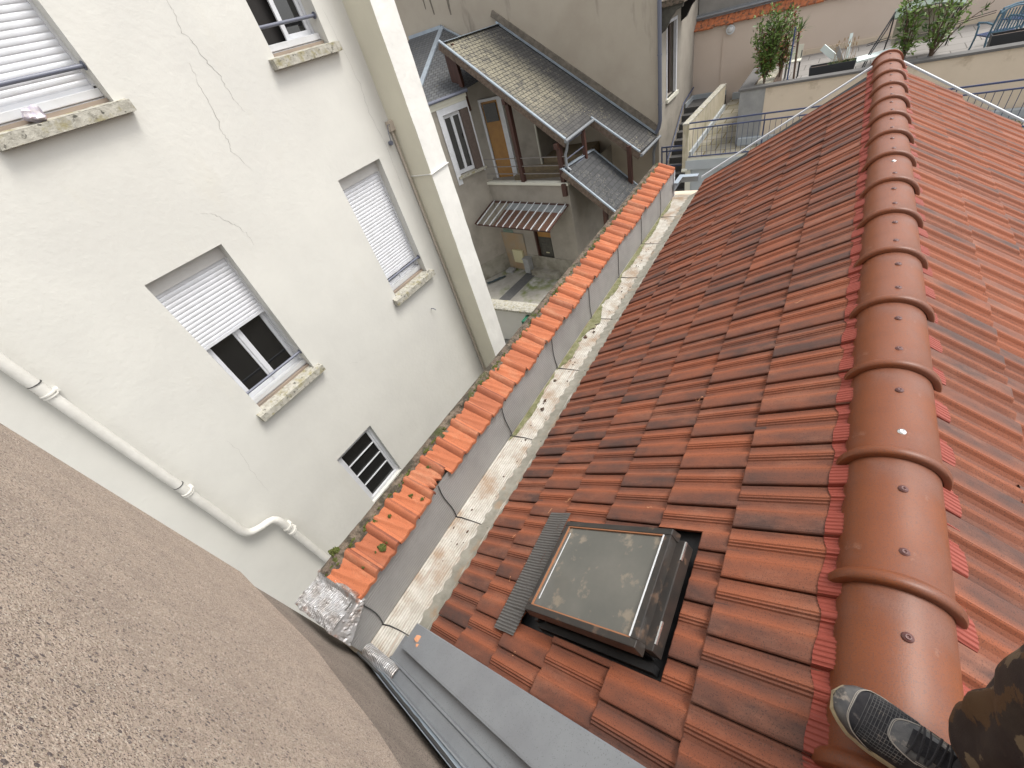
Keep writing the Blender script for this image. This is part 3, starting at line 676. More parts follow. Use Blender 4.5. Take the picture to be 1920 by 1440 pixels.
for i in range(NY):
    for j in range(8): m.f.append((i*9+j, i*9+j+1, i*9+10+j, i*9+9+j))
m.build('mortar_edge', 'mortar', pw)
m = MB()   # crumpled aluminium foil wrapped over the near end
def foil(u, v):
    x = -1.975+.33*u; y = -.172+.215*v
    z = -2.055-.055*u-.02*(abs(u-.5)*2)**4+.015*sin(v*7)*(.4+u)
    if u > .97: z -= .05
    if u < .03: z -= .05
    d = .016*mnoise.noise(Vector((u*5, v*4, 9)))+.009*mnoise.noise(Vector((u*17, v*13, 3)))
    if v > .8: z += .022*sin((v-.8)/.2*pi)
    return (x+d*.4, y+.01*mnoise.noise(Vector((u*6, 3, v*3))), z+d)
m.grid(foil, 46, 34)
m.grid(lambda u, v: (-1.645+.01*u+.008*mnoise.noise(Vector((v*9, u*9, 1))), -.172+.20*v, -2.10-.06*u-.13*u*(1-v)), 8, 16)
m.build('foil_wrap', 'foil', pw)
# moss: clumps on the coping and along its mortar
m = MB(); rr = random.Random(5)
for (x, y, r) in ((-1.93, .155, .02), (-1.945, .13, .016), (-1.90, .11, .014), (-1.72, .30, .022), (-1.735, .165, .012), (-1.80, .47, .012), (-1.70, .66, .010), (-1.775, .64, .012), (-1.86, .40, .012), (-1.75, .90, .014), (-1.80, .86, .012)):
    m.blob((x, y, -2.045-.31*(x+1.884)+.006), (r, r, r*.7), 6, .9)
    for _ in range(5): m.blob((x+rr.gauss(0, r*.7), y+rr.gauss(0, r*.7), -2.045-.31*(x+1.884)+.006), r*.35, 4, .8)
for i in range(330):
    y = rr.uniform(.02, 6.2); x = -1.885+abs(rr.gauss(0, .012)); r = rr.uniform(.003, .010)
    m.blob((x, y, -2.038-.31*(x+1.884)+.004), (r, r*1.6, r*.8), 4, .8)
mo = m.build('moss', 'moss'); tag(mo, 'dark green moss clumps growing on the orange coping tiles and their mortar', 'moss', kind='stuff')
m = MB()
for i in range(60):
    y = rr.uniform(.1, 5.8); x = rr.uniform(-1.64, -1.42); r = rr.uniform(.003, .007)
    m.blob((x, y, -2.492), (r, r*rr.uniform(.6, 1.8), r*.5), 4, .8)
for (x, y, r) in ((-1.56, 1.9, .014), (-1.585, 2.0, .012), (-1.60, 2.9, .018), (-1.55, 3.0, .011), (-1.615, 2.25, .012)): m.blob((x, y, -2.49), (r, r*1.3, r*.5), 5, .9)
de = m.build('roof_debris', mat('dark_debris', (.10, .055, .035), (.05, .04, .03), 40, .95)); tag(de, 'small dark crumbs of moss and leaves lying in the gutter', 'debris', kind='stuff')
# ------------------------------------------------------------------ roughcast wall beside the camera
rw = thing('roughcast_wall', (-1, -.5, -7.2), 'big brown exposed aggregate wall beside the end of the tiled roof', 'wall')
wy = lambda x: -.18-.042*(x+2.0)
m = MB(); m.prism([(-2.0, wy(-2.0)-.02, -7.2), (2.6, wy(2.6)-.02, -7.2), (2.6, -1.2, -7.2), (-2.0, -1.2, -7.2)], (0, 0, 9.4)); m.build('lower_render', 'rough2', rw)
m = MB()
ZB = [(-2.1, -1.70), (-1.78, -1.705), (-1.58, -1.72), (-1.35, -1.725), (-1.03, -1.61), (-.87, -1.565), (-.63, -1.44), (2.7, -.3)]
def zb(x): return next(ZB[i][1]+(ZB[i+1][1]-ZB[i][1])*(x-ZB[i][0])/(ZB[i+1][0]-ZB[i][0]) for i in range(len(ZB)-1) if x <= ZB[i+1][0])
K = 90
for i in range(K+1):
    x = -2.004+4.6*i/K; z = zb(x)+.012*mnoise.noise(Vector((x*4, 1, 0)))+.004*mnoise.noise(Vector((x*22, 1, 0)))
    m.v += [(x, wy(x)-.0205, z), (x, wy(x)-.006, z+.002), (x, wy(x), z+.03), (x, wy(x), z+.5), (x, wy(x), 2.25)]
for i in range(K):
    for j in range(4): m.f.append((i*5+j, i*5+5+j, i*5+6+j, i*5+j+1))
m.add([(-2.004, wy(-2), 2.25), (-2.004, -1.2, 2.25), (-2.004, -1.2, zb(-2)), (-2.004, wy(-2)-.02, zb(-2)), (-2.004, wy(-2), zb(-2)+.03)], [(0, 1, 2, 3, 4)])
m.build('upper_render', 'rough', rw)
# ------------------------------------------------------------------ white apartment building (facade x=-5)
ab = thing('apartment_building', (-7, 1, -7.2), 'tall white rendered apartment building with roller shutters and stone window sills', 'building')
WIN = [(.998, 1.80, -2.72, -1.0), (3.452, 4.215, -2.72, -1.0), (.998, 1.80, .255, 1.97), (3.43, 4.20, .24, 1.97), (1.26, 1.955, -5.22, -4.06), (-2.4, -1.6, -2.72, -1.0)]
m = MB(); wall_holes(m, (-5, 0, 0), (0, 1, 0), (0, 0, 1), (1, 0, 0), (-4, 4.63), (-7.2, 3.6), WIN, .26)
m.box(-9.5, -4, -7.2, -5.6, 4.9, 3.6); m.add([(-5, -4, 3.6), (-5, 4.63, 3.6), (-5.6, 4.63, 3.6), (-5.6, -4, 3.6)], [(0, 1, 2, 3)]); m.add([(-5, -4, -7.2), (-5, -4, 3.6), (-5.6, -4, 3.6), (-5.6, -4, -7.2)], [(0, 1, 2, 3)])
m.build('facade', 'white', ab)
m = MB(); m.add([(-5.0, 4.63, -7.2), (-4.57, 4.63, -7.2), (-4.57, 4.63, 3.6), (-5.0, 4.63, 3.6)], [(0, 1, 2, 3)]); m.build('projection_side', 'beige', ab)
m = MB(); m.grid(lambda u, v: (-4.57+.006*mnoise.noise(Vector((u*3, v*30, 0))), 4.63+.39*u+.006*mnoise.noise(Vector((7, v*60, 0))), -7.2+10.8*v), 3, 160)
m.add([(-4.57, 5.02, -7.2), (-6, 5.02, -7.2), (-6, 5.02, 3.6), (-4.57, 5.02, 3.6)], [(0, 1, 2, 3)]); m.add([(-4.57, 4.63, 3.6), (-4.57, 5.02, 3.6), (-6, 5.02, 3.6), (-6, 4.63, 3.6)], [(0, 1, 2, 3)])
m.build('projection_front', 'strip', ab)
m = MB(); m.bar((-4.56, 4.60, -1.385), (-4.56, 5.03, -1.370), .03, .012); m.bar((-4.555, 4.62, -1.386), (-5.0, 4.62, -1.386), .02, .012); m.build('string_line', 'strip', ab)
def slats(m, x, y0, y1, z0, z1, p=.043):
    n = max(1, round((z1-z0)/p)); p = (z1-z0)/n
    for i in range(n):
        z = z0+i*p
        m.grid(lambda u, v: (x+.0055*sin(pi*min(1, max(0, u)))**.6, y0+(y1-y0)*v, z+.003+(p-.003)*u), 6, 1)
        m.add([(x, y0, z), (x, y1, z), (x, y1, z+.003), (x, y0, z+.003)], [(0, 1, 2, 3)])
def apt_window(y0, y1, z0, z1, drop, box, open_=False, bar=True, sill=True, lab=None):
    xg = -5.17
    m = MB(); w = .035
    m.box(xg-.05, y0, z0+.06, xg, y0+w, z1); m.box(xg-.05, y1-w, z0+.06, xg, y1, z1); m.box(xg-.05, y0+w, z1-w, xg, y1-w, z1-.001); m.box(xg-.05, y0+w, z0+.06, xg, y1-w, z0+.12)
    zt = z1-.04; zb_ = z0+.125
    # two casements
    ym = (y0+y1)/2
    for a, b in ((y0+w, ym), (ym, y1-w)):
        if open_ and a < ym-.01: continue
        m.box(xg-.045, a+.002, zb_, xg-.008, a+.045, zt); m.box(xg-.045, b-.045, zb_, xg-.008, b-.002, zt); m.box(xg-.045, a+.045, zb_, xg-.0085, b-.045, zb_+.05); m.box(xg-.045, a+.045, zt-.05, xg-.0085, b-.045, zt)
    m.box(xg-.02, ym-.018, zb_, xg+.004, ym+.018, zt)
    f = m.build('window', 'pvc', ab, bev=.003)
    if lab: f['label'] = lab
    m = MB()
    for a, b in ((y0+w, ym), (ym, y1-w)):
        if open_ and a < ym-.01: continue
        m.box(xg-.036, a+.045, zb_+.05, xg-.030, b-.045, zt-.05)
    m.build('pane', 'glass', f)
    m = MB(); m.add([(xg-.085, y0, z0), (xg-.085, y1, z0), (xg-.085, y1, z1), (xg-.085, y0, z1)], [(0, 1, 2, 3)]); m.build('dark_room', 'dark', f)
    if drop is not None:
        m = MB(); zc = z1-box
        slats(m, xg+.035, y0+.022, y1-.022, drop+.03, zc)
        m.box(xg+.033, y0+.022, drop, xg+.047, y1-.022, drop+.032)
        m.build('roller_shutter', 'pvc', f)
        
        for ya, yb in ((y0, y0+.022), (y1-.022, y1)): m = MB(); m.box(xg+.004, ya, z0+.14, xg+.055, yb, zc+.02); m.build('shutter_rail', 'pvc_g', f)
        m = MB(); m.box(xg+.0, y0, zc, xg+.062, y1, z1); m.build('shutter_box', 'fascia', f)
    m = MB(); m.box(xg-.01, y0, z0+.065, xg+.065, y1, z0+.125); m.box(xg-.01, y0, z0+.03, xg+.05, y1, z0+.064); m.build('bottom_rail', 'pvc_g', f, bev=.006)
    if sill:
        m = MB(); m.grid(lambda u, v: (-5.13+.21*u, y0-.085+(y1-y0+.165)*v, z0+.030-.03*u+.004*mnoise.noise(Vector((u*5, v*18, z0)))), 5, 30)
        m2 = MB(); m2.hexa([(-4.995, y0-.085, z0-.085), (-4.915, y0-.085, z0-.085), (-4.915, y1+.08, z0-.085), (-4.995, y1+.08, z0-.085), (-4.995, y0-.085, z0+.01), (-4.915, y0-.085, z0-.002), (-4.915, y1+.08, z0-.002), (-4.995, y1+.08, z0+.01)])
        m.add(m2.v, m2.f); m.build('window_sill', 'sill', f)
        m = MB(); m.box(-5.12, y0+.005, z0+.0, -5.075, y1-.005, z0+.05); m.build('sill_board', 'sill2', f)
    if bar:
        zb2 = z0+.265
        m = MB(); m.tube([(-5.05, y0, zb2), (-5.05, y1, zb2)], .0165, 12); m.tube([(-5.05, y1-.010, zb2), (-5.05, y1-.001, zb2)], .032, 14); m.tube([(-5.05, y0+.001, zb2), (-5.05, y0+.01, zb2)], .032, 14)
        m.build('guard_bar', 'bar', f, smooth='auto')
    return f
apt_window(*WIN[0], -1.83, .145, lab='half shuttered two pane window')
apt_window(*WIN[1], -2.46, .145, lab='fully shuttered window above the mossy sill')
apt_window(*WIN[2], .375, .145, lab='wide shuttered window with dirty sill')
apt_window(*WIN[3], None, 0, True, lab='open window with dark room')
apt_window(*WIN[5], -2.46, .145)
y0, y1, z0, z1 = WIN[4]; xg = -5.055
m = MB(); w = .05
m.box(xg-.05, y0, z0, xg, y0+w, z1); m.box(xg-.05, y1-w, z0, xg, y1, z1); m.box(xg-.05, y0+w, z1-w, xg, y1-w, z1); m.box(xg-.05, y0+w, z0, xg, y1-w, z0+w)
m.box(xg-.045, y0+w, z0+w, xg-.012, y0+w+.035, z1-w); m.box(xg-.045, y1-w-.035, z0+w, xg-.012, y1-w, z1-w); m.box(xg-.045, y0+w+.035, z1-w-.035, xg-.0125, y1-w-.035, z1-w)
for k in (1, 2, 3): zz = z1-w-.035-k*(z1-z0-.17)/4; m.box(xg-.03, y0+w+.035, zz-.010, xg-.013, y1-w-.035, zz+.010)
f = m.build('window', 'pvc', ab, bev=.004); f['label'] = 'small ground floor window with glazing bars'
m = MB(); m.box(xg-.04, y0+w, z0+w, xg-.034, y1-w, z1-w); m.build('pane', 'glass', f)
# cracks
rr = random.Random(2)
def crack(pts, w):
    m = MB(); w *= .45
    P2 = []
    for (a, b) in zip(pts[:-1], pts[1:]):
        for i in range(5):
            t = i/5; P2.append((a[0]+(b[0]-a[0])*t+rr.gauss(0, .006), a[1]+(b[1]-a[1])*t+rr.gauss(0, .004)))
    P2.append(pts[-1]); n = len(P2)
    b0_ = len(m.v)
    for i, (y, z) in enumerate(P2):
        ww = w*(.3+.7*sin(pi*min(.98, max(.02, i/n))))*rr.uniform(.5, 1.3)/2; m.v += [(-4.9985, y-ww, z), (-4.9985, y+ww, z)]
    for i in range(n-1): m.f.append((b0_+2*i, b0_+2*i+1, b0_+2*i+3, b0_+2*i+2))
    m.build('wall_crack', 'crack', ab)
crack([(2.70, 1.2), (2.698, .798), (2.693, .692), (2.666, .597), (2.702, .516), (2.716, .422), (2.734, .33), (2.769, .232), (2.768, .13), (2.766, .026), (2.809, -.079)], .009)
crack([(2.564, .377), (2.533, .24), (2.521, .123), (2.514, -.016), (2.47, -.158), (2.482, -.257), (2.446, -.328), (2.488, -.409), (2.532, -.547)], .008)
crack([(1.703, -.671), (1.835, -.695), (1.931, -.747), (1.984, -.835), (2.044, -.921), (2.079, -1.016), (2.081, -1.16)], .008)
crack([(4.30, .55), (4.36, .2), (4.40, -.2), (4.36, -.5), (4.42, -.9), (4.40, -1.5)], .006)
crack([(.50, -2.7), (.52, -2.9), (.45, -3.2), (.40, -3.6)], .004); crack([(2.2, -3.0), (2.35, -3.1), (2.6, -3.15), (2.9, -3.3)], .004); crack([(.2, .1), (.3, -.1), (.45, -.3)], .005)
# drainpipe, conduit, junction box, lamp, wall ring
dp = MB(); pts = [(-4.91, -.118, 2.5), (-4.91, -.115, -1.0), (-4.91, -.10, -2.8), (-4.91, -.098, -3.64), (-4.91, -.092, -3.71), (-4.91, -.075, -3.765), (-4.91, -.04, -3.80), (-4.91, .0, -3.825), (-4.91, .06, -3.85), (-4.91, .145, -3.875), (-4.91, .185, -3.90), (-4.91, .212, -3.95), (-4.91, .224, -4.03), (-4.91, .228, -4.3), (-4.91, .23, -7.2)]
dp.tube(pts, .046, 16); d = dp.build('drainpipe', 'pipe', ab, smooth='auto')
for y, z in ((-.108, -1.34), (-.099, -2.83), (.226, -4.26), (.226, -4.16)):
    m = MB(); m.tube([(-4.91, y, z-.018), (-4.91, y, z-.006)], .057, 16); m.tube([(-4.91, y, z+.006), (-4.91, y, z+.018)], .057, 16); m.box(-4.995, y+.045, z-.012, -4.90, y+.075, z+.012)
    m.build('pipe_clip', 'pipe', d, smooth='auto')
m = MB()
for y, z in ((-.11, -1.22), (-.099, -2.70)): m.tube([(-4.91, y, z-.003), (-4.91, y, z+.003)], .0512, 16)
m.build('pipe_joint', 'seam', d)
m = MB(); m.tube([(-4.965, 4.585, -.75), (-4.965, 4.585, -7.2)], .016, 8); m.box(-4.995, 4.55, -.78, -4.93, 4.63, -.66)
for z in (-1.6, -2.5, -3.4, -4.3): m.tube([(-4.965, 4.585, z-.012), (-4.965, 4.585, z+.012)], .021, 8)
c = m.build('conduit', 'pipe2', ab, smooth='auto')
m = MB(); m.tube([(-4.93, 4.56, -.70), (-4.9, 4.49, -.69), (-4.9, 4.45, -.78), (-4.93, 4.47, -.90)], .005, 6); m.tube([(-4.99, 4.49, -.90), (-4.95, 4.49, -.90)], .028, 12); m.build('cable_end', 'bar', c)
m = MB(); m.tube([(-4.995, 3.98, -3.28), (-4.95, 3.98, -3.27), (-4.93, 4.0, -3.30), (-4.95, 4.02, -3.33)], .007, 6); m.build('wall_hook', 'bar', ab)
m = MB(); m.blob((-5.0, 1.255, .315), (.075, .065, .055), 12, .5); b = m.build('plastic_bag', 'bag', smooth='auto'); tag(b, 'crumpled pale plastic bag lying on the dirty sill of the upper left window', 'bag')
# ------------------------------------------------------------------ ground
m = MB(); m.box(-60, -60, -7.6, 60, 60, -7.235); g = m.build('ground', 'ground'); struct(g)
m = MB(); m.prism([(-11.2, 8.0, -7.2), (-4.57, 8.0, -7.2), (-4.57, 14.7, -7.2), (-11.2, 14.7, -7.2)], (0, 0, -.03)); struct(m.build('courtyard_floor', 'court'))
m = MB(); m.prism([(-8.356, 11.70, -7.192), (-7.93, 11.60, -7.192), (-8.15, 8.2, -7.192), (-8.62, 8.2, -7.192)], (0, 0, -.006)); struct(m.build('asphalt_strip', 'asph_shade'))
# ------------------------------------------------------------------ courtyard house
ch = thing('courtyard_house', (-8, 12.5, -7.2), 'grey rendered courtyard house with slate lean-to roofs, brown posts and a railed balcony', 'house')
C0 = Vector((-9.3, 11.9, 0)); HU = Vector((.985, -.1725, 0)).normalized(); HN = Vector((-.1725, -.985, 0)).normalized()   # front plane, facing the camera
OU = Vector((-.474, -.881, 0)).normalized(); ON = Vector((.881, -.474, 0)).normalized()
def H(a, z, d=0): p = C0+HU*a+HN*d; return Vector((p.x, p.y, z))
def O_(a, z, d=0): p = C0+OU*a+ON*d; return Vector((p.x, p.y, z))
def hb(m, a0, a1, z0, z1, d0, d1, fn=H): m.hexa([fn(a0, z0, d1), fn(a1, z0, d1), fn(a1, z0, d0), fn(a0, z0, d0), fn(a0, z1, d1), fn(a1, z1, d1), fn(a1, z1, d0), fn(a0, z1, d0)])
AW = 3.33
m = MB(); wall_holes(m, H(0, 0), HU, (0, 0, 1), HN, (0, AW), (-7.2, -4.06), [(1.575, 2.30, -6.83, -5.0)], .18)
m.add([H(AW, -7.2), H(AW, -4.06), (-6.02, 14.77, -4.06), (-6.02, 14.77, -7.2)], [(0, 1, 2, 3)])
m.add([H(0, -4.35), H(AW, -4.35), (-6.02, 14.77, -4.35), (-11, 14.77, -4.35)], [(0, 1, 2, 3)])
m.add([(-10.6, 13.4, -4.4), (-7.97, 13.4, -4.4), (-7.97, 13.4, -1.45), (-9.5, 13.4, -.30), (-10.6, 13.4, -.30)], [(0, 1, 2, 3, 4)]); m.add([(-7.97, 13.4, -4.4), (-7.97, 14.7, -4.4), (-7.97, 14.7, -1.45), (-7.97, 13.4, -1.45)], [(0, 1, 2, 3)])
m.build('wall', 'grey_r', ch)
m = MB(); hb(m, .0, AW, -7.19, -6.52, .004, .022); m.build('plinth', 'grey_d', ch)
m = MB(); hb(m, -.02, 1.05, -7.19, -5.75, .024, .028); m.build('ochre_patch', 'ochre_w', ch)
m = MB(); hb(m, -.06, AW+.03, -4.07, -3.985, -.14, .05); m.build('balcony_coping', 'lite', ch, bev=.01)
# oblique side wall with the tall window
m = MB(); wall_holes(m, O_(0, 0), OU, (0, 0, 1), ON, (0, 1.7), (-7.2, -1.42), [(.12, .88, -3.46, -1.76)], .14)
m.add([O_(0, -1.42), O_(0, -7.2), O_(0, -7.2, -.3), O_(0, -1.42, -.3)], [(0, 1, 2, 3)])
m.build('side_wall', 'grey_r', ch)
m = MB(); hb(m, 0, 1.7, -7.19, -6.56, .003, .02, O_); m.build('side_plinth', 'grey_d', ch)
m = MB(); hb(m, -.02, 1.75, -1.50, -1.36, .002, .07, O_); hb(m, 0, 1.7, -1.58, -1.50, .002, .035, O_); m.build('cornice', 'lite', ch)
m = MB()
hb(m, .0, .12, -3.68, -1.58, .002, .03, O_) if False else None
hb(m, .885, 1.04, -3.72, -1.585, .002, .03, O_); hb(m, .0, .885, -1.76, -1.585, .002, .03, O_); hb(m, -.02, .03, -3.6, -1.76, .002, .03, O_)
m.build('white_surround', 'pvc', ch)
m = MB(); a, b = .30, .88
for q in ((a, a+.05, -3.44, -1.78), (b-.05, b, -3.44, -1.78), (a+.05, b-.05, -1.86, -1.78), (a+.05, b-.05, -3.44, -3.33), ((a+b)/2-.045, (a+b)/2+.045, -3.33, -1.86)): hb(m, *q, -.12, -.06, O_)
w_ = m.build('window', 'pvc', ch); w_['label'] = 'tall white two pane window'
m = MB(); hb(m, a+.04, b-.04, -3.34, -1.85, -.115, -.105, O_); m.build('pane', 'glass', w_)
m = MB(); hb(m, .03, .295, -3.5, -1.765, -.10, .035, O_)
for i in range(16): hb(m, .04, .285, -3.45+i*.105, -3.37+i*.105, .036, .045, O_)
m.build('folded_shutter', 'dshut', w_)
m = MB(); hb(m, -.05, .98, -3.55, -3.47, -.10, .10, O_); m.build('window_sill', 'sill', w_)
# doors under the lean-to
def flat(x0, x1, z0, z1, y, nm, mt, par, th=.04): m = MB(); m.box(x0, y-th, z0, x1, y-.002, z1); return m.build(nm, mt, par)
dd = flat(-9.86, -9.22, -4.35, -1.95, 13.4, 'door', 'door_y', ch); dd['label'] = 'ochre door with a dark transom'
flat(-9.80, -9.28, -2.55, -2.02, 13.37, 'transom_glass', 'glass', dd); 
m = MB(); m.box(-9.96, 13.33, -4.35, -9.87, 13.395, -1.87); m.box(-9.21, 13.33, -4.35, -9.02, 13.395, -1.87); m.box(-9.87, 13.33, -1.95, -9.21, 13.395, -1.871); m.build('door_frame', 'pvc', dd)
d2 = MB(); d2.box(-8.75, 14.55, -4.05, -7.99, 14.6, -2.2); d2 = d2.build('door', 'door_r', ch); d2['label'] = 'dark red panelled door'
m = MB(); m.box(-8.62, 14.53, -3.9, -8.12, 14.549, -3.3); m.box(-8.62, 14.53, -3.15, -8.12, 14.549, -2.4); m.build('door_panel', 'door_r', d2)
m = MB(); m.box(-8.85, 14.6, -4.35, -7.97, 14.64, -1.9); m.build('back_wall', 'grey_r', ch)
m = MB(); m.box(-8.0, 13.36, -4.35, -7.955, 13.42, -2.3); m.build('corner_bead', 'lite', ch)
st = MB()
for i in range(3): st.box(-8.9+.0*i, 12.9+.3*i, -4.35, -6.4, 13.2+.3*i+(.9 if i == 2 else 0), -4.35+.15*(i+1))
st.build('indoor_steps', mat('ochre_stone', (.26, .20, .12), (.2, .155, .1), 8, .9), ch)
# posts and railings
m = MB(); ps = [(1.60, -1.80), (3.17, -3.02)]
for i, (a, zt) in enumerate(ps):
    m = MB(); hb(m, a-.065, a+.065, -4.0, zt, -.11, .02); m.bar(H(a, zt+.02, -.3), H(a, zt+.02, .12), .12, .14); p_ = m.build('post', 'wood', ch, bev=.006)
m = MB(); m.box(-6.02, 12.55, -4.2, -5.92, 12.66, -2.9); m.build('post', 'wood', ch)
m = MB(); m.box(-4.86, 13.05, -5.6, -4.74, 13.17, -3.7); m.build('post', 'wood', ch)
m = MB(); m.box(-5.05, 11.36, -7.2, -4.93, 11.48, -4.85); m.build('post', 'wood', ch)
m = MB(); m.bar(H(AW-.1, -4.0, .06), H(AW-.1, -4.35, .06), .13, .13); m.build('bracket', 'wood', ch)
m = MB()
for z in (-3.30, -3.53, -3.75): m.bar(H(.02, z, -.04), H(AW, z, -.04), .03, .018)
m.build('railing', mat('railing_grey', (.20, .18, .165), rough=.6), ch)
m = MB()
for z in (-3.42, -3.72): m.bar((-6.05, 11.45, z), (-5.98, 12.6, z), .025, .025)
m.bar((-6.05, 11.45, -3.05), (-5.98, 12.6, -3.05), .02, .02); m.build('side_railing', 'bar', ch)
# roofs
SLP = (-3.991+.195)/(-4.429+9.487)
def rz(x): return -.195+SLP*(x+9.487)
def roof(poly, zf, nm, mt, par, th=.06, vaxis='x'):
    P = [(x, y, zf(x, y)) for x, y in poly]; m = MB(); n = len(P)
    k = sqrt(1+SLP*SLP)
    m.uvquad(P, [(y, x*k) if vaxis == 'x' else (x, y*k) for x, y in poly])
    m.add(P+[(p[0], p[1], p[2]-th) for p in P], [(i, i+n, (i+1) % n+n, (i+1) % n) for i in range(n)]+[tuple(range(n, 2*n))[::-1]])
    return m.build(nm, mt, par)
roof([(-9.55, 11.78), (-5.93, 11.36), (-5.91, 13.2), (-4.52, 13.18), (-4.45, 14.76), (-9.5, 14.76)], lambda x, y: rz(x), 'slate_roof', 'slate2', ch)
zf2 = lambda x, y: -3.63-.855*(x+6.1)
rl = roof([(-6.10, 11.32), (-4.56, 11.30), (-4.53, 13.2), (-5.96, 13.2)], lambda x, y: zf2(x, y), 'lower_slate_roof', 'slate3', ch)
# zinc edges and gutters, boards
m = MB()
def edge(a, b, w=.06, h=.035, u=.03, zf=rz): m.bar((a[0], a[1], zf(a[0])+u), (b[0], b[1], zf(b[0])+u), w, h)
edge((-9.58, 11.76), (-5.90, 11.33), .07); edge((-5.93, 13.18), (-4.50, 13.16), .07); m.bar((-9.50, 11.8, rz(-9.5)+.03), (-9.46, 14.74, rz(-9.46)+.03), .16, .02); edge((-9.5, 14.72), (-4.47, 14.72), .07, .05, .06)
m.build('zinc_edging', 'zincl', ch)
m = MB(); edge((-9.6, 11.735), (-5.90, 11.31), .03, .17, -.10); edge((-5.93, 13.15), (-4.50, 13.13), .03, .17, -.10); m.build('barge_board', 'woodg', ch)
m = MB(); m.tube([(-5.88, 11.28, rz(-5.9)-.02), (-5.86, 13.2, rz(-5.9)-.03)], .045, 10); m.build('roof_gutter', 'zinc', ch, smooth='auto'); m = MB(); m.tube([(-4.44, 13.1, rz(-4.45)-.02), (-4.40, 14.8, rz(-4.45)-.03)], .045, 10)
m.build('roof_gutter', 'zinc', ch, smooth='auto'); m = MB(); m.tube([(-5.88, 11.4, rz(-5.9)-.05), (-5.95, 11.42, -3.15), (-6.02, 11.42, -3.28), (-6.02, 11.42, -3.6), (-5.93, 11.44, -3.70)], .04, 8); m.build('gutter_pipe', 'zinc', ch, smooth='auto'); m = MB(); m.tube([(-4.43, 14.5, -4.05), (-4.5, 14.55, -4.25), (-4.55, 14.6, -4.4), (-4.55, 14.6, -5.0)], .045, 8)
m.build('gutter_pipe', 'zinc', ch, smooth='auto')
m = MB(); z2 = lambda x: zf2(x, 0)
edge((-6.12, 11.29), (-4.54, 11.27), .06, .04, .03, z2); m.bar((-6.13, 11.30, z2(-6.1)+.03), (-5.98, 13.2, z2(-5.97)+.03), .14, .02); edge((-5.96, 13.19), (-4.53, 13.19), .03, .03, .03, z2); m.build('zinc_edging', 'zincl', ch)
m = MB(); edge((-6.12, 11.26), (-4.54, 11.24), .03, .15, -.10, z2); m.build('barge_board', 'woodg', ch)
m = MB(); m.tube([(-4.55, 14.6, -5.0), (-4.55, 14.6, -7.2)], .045, 8); m.build('rusty_drainpipe', 'trim', ch)
# small hip roof over the side wall
AP, AL_, EL, ER = (-11.676, 14.7, .19), (-13.2, 14.7, .19), O_(1.75, -1.33, .12), O_(-.05, -1.33, .12)
m = MB(); m.uvquad([ER, EL, AP], [(0, 0), (1.8, 0), (1.0, 3.8)]); m.build('hip_roof', 'slate', ch)
FL_ = Vector((-14.2, 11.2, -1.33))
m = MB(); m.uvquad([EL, FL_, AL_, AP], [(0, 0), (4.2, 0), (3.6, 4.0), (2, 4.0)]); m.uvquad([AP, Vector((-9.2, 14.7, -1.2)), ER], [(0, 0), (2.5, 0), (2, 3)]); m.build('hip_roof', 'slate', ch)
m = MB(); m.bar(Vector(AP), Vector(EL)+Vector((0, 0, .02)), .16, .04); m.bar(Vector(AP)+Vector((0, -.03, .01)), Vector(AL_)+Vector((0, -.03, .01)), .12, .10); m.bar(Vector(AP)+Vector((0, -.03, .0)), Vector((-9.5, 14.66, -1.05)), .10, .05)
m.build('hip_zinc', 'zincl', ch)
m = MB(); m.tube([O_(-.06, -1.36, .13), O_(1.75, -1.36, .13)], .045, 8); m.build('hip_gutter', 'bar', ch)
m = MB(); m.box(-9.72, 12.0, -1.5, -9.35, 12.1, -.25); m.box(-9.75, 11.98, -.4, -9.45, 12.14, -.22); m.bar((-9.32, 11.94, -1.9), (-9.36, 11.94, -.5), .10, .12); m.build('gable_boards', 'wood', ch)
# lower door, glass blocks, boxes
m = MB(); hb(m, 1.63, 2.30, -6.82, -5.01, -.15, -.10); ld = m.build('door', 'door_d', ch); ld['label'] = 'weathered dark door with an ochre top panel'
m = MB(); hb(m, 1.66, 2.27, -5.83, -5.03, -.098, -.09); m.build('ochre_panel', 'door_y', ld)
m = MB(); hb(m, 1.74, 2.19, -6.72, -6.05, -.098, -.088); hb(m, 1.74, 2.19, -5.99, -5.88, -.098, -.088); m.build('door_panel', 'door_d', ld); m = MB(); hb(m, 1.90, 2.04, -6.42, -6.38, -.086, -.08); m.build('letter_slot', 'ybox', ld)
m = MB(); hb(m, 1.575, 1.63, -6.83, -5.0, -.14, .01); m.build('door_frame', 'wood', ld)
m = MB()
for i in range(3):
    for j in range(3): hb(m, .12+i*.165, .272+i*.165, -5.96+j*.16, -5.815+j*.16, .003, .02)
m.build('glass_blocks', 'glassb', ch, bev=.015)
m = MB(); hb(m, 1.30, 2.45, -7.2, -7.0, .02, .28); m.build('door_step', 'grey_d', ch)
mb_ = MB(); hb(mb_, .42, .89, -6.86, -6.37, .03, .12); o = mb_.build('meter_box', 'ybox', bev=.006); tag(o, 'pale cream meter box on the ochre wall below the glass blocks', 'meter box')
mb_ = MB(); hb(mb_, .98, 1.24, -7.16, -6.62, .03, .26); hb(mb_, .96, 1.26, -6.62, -6.58, .02, .28); o = mb_.build('wall_cabinet', 'stone_g', bev=.01); tag(o, 'small grey lidded cabinet beside the dark door of the courtyard', 'cabinet')
mb_ = MB(); mb_.box(-9.25, 11.45, -7.19, -8.95, 11.72, -7.11); mb_.box(-9.17, 11.52, -7.11, -9.03, 11.65, -7.105); o = mb_.build('drain_cover', 'stone_g', bev=.02); tag(o, 'small square drain cover in the far corner of the courtyard floor', 'drain cover')
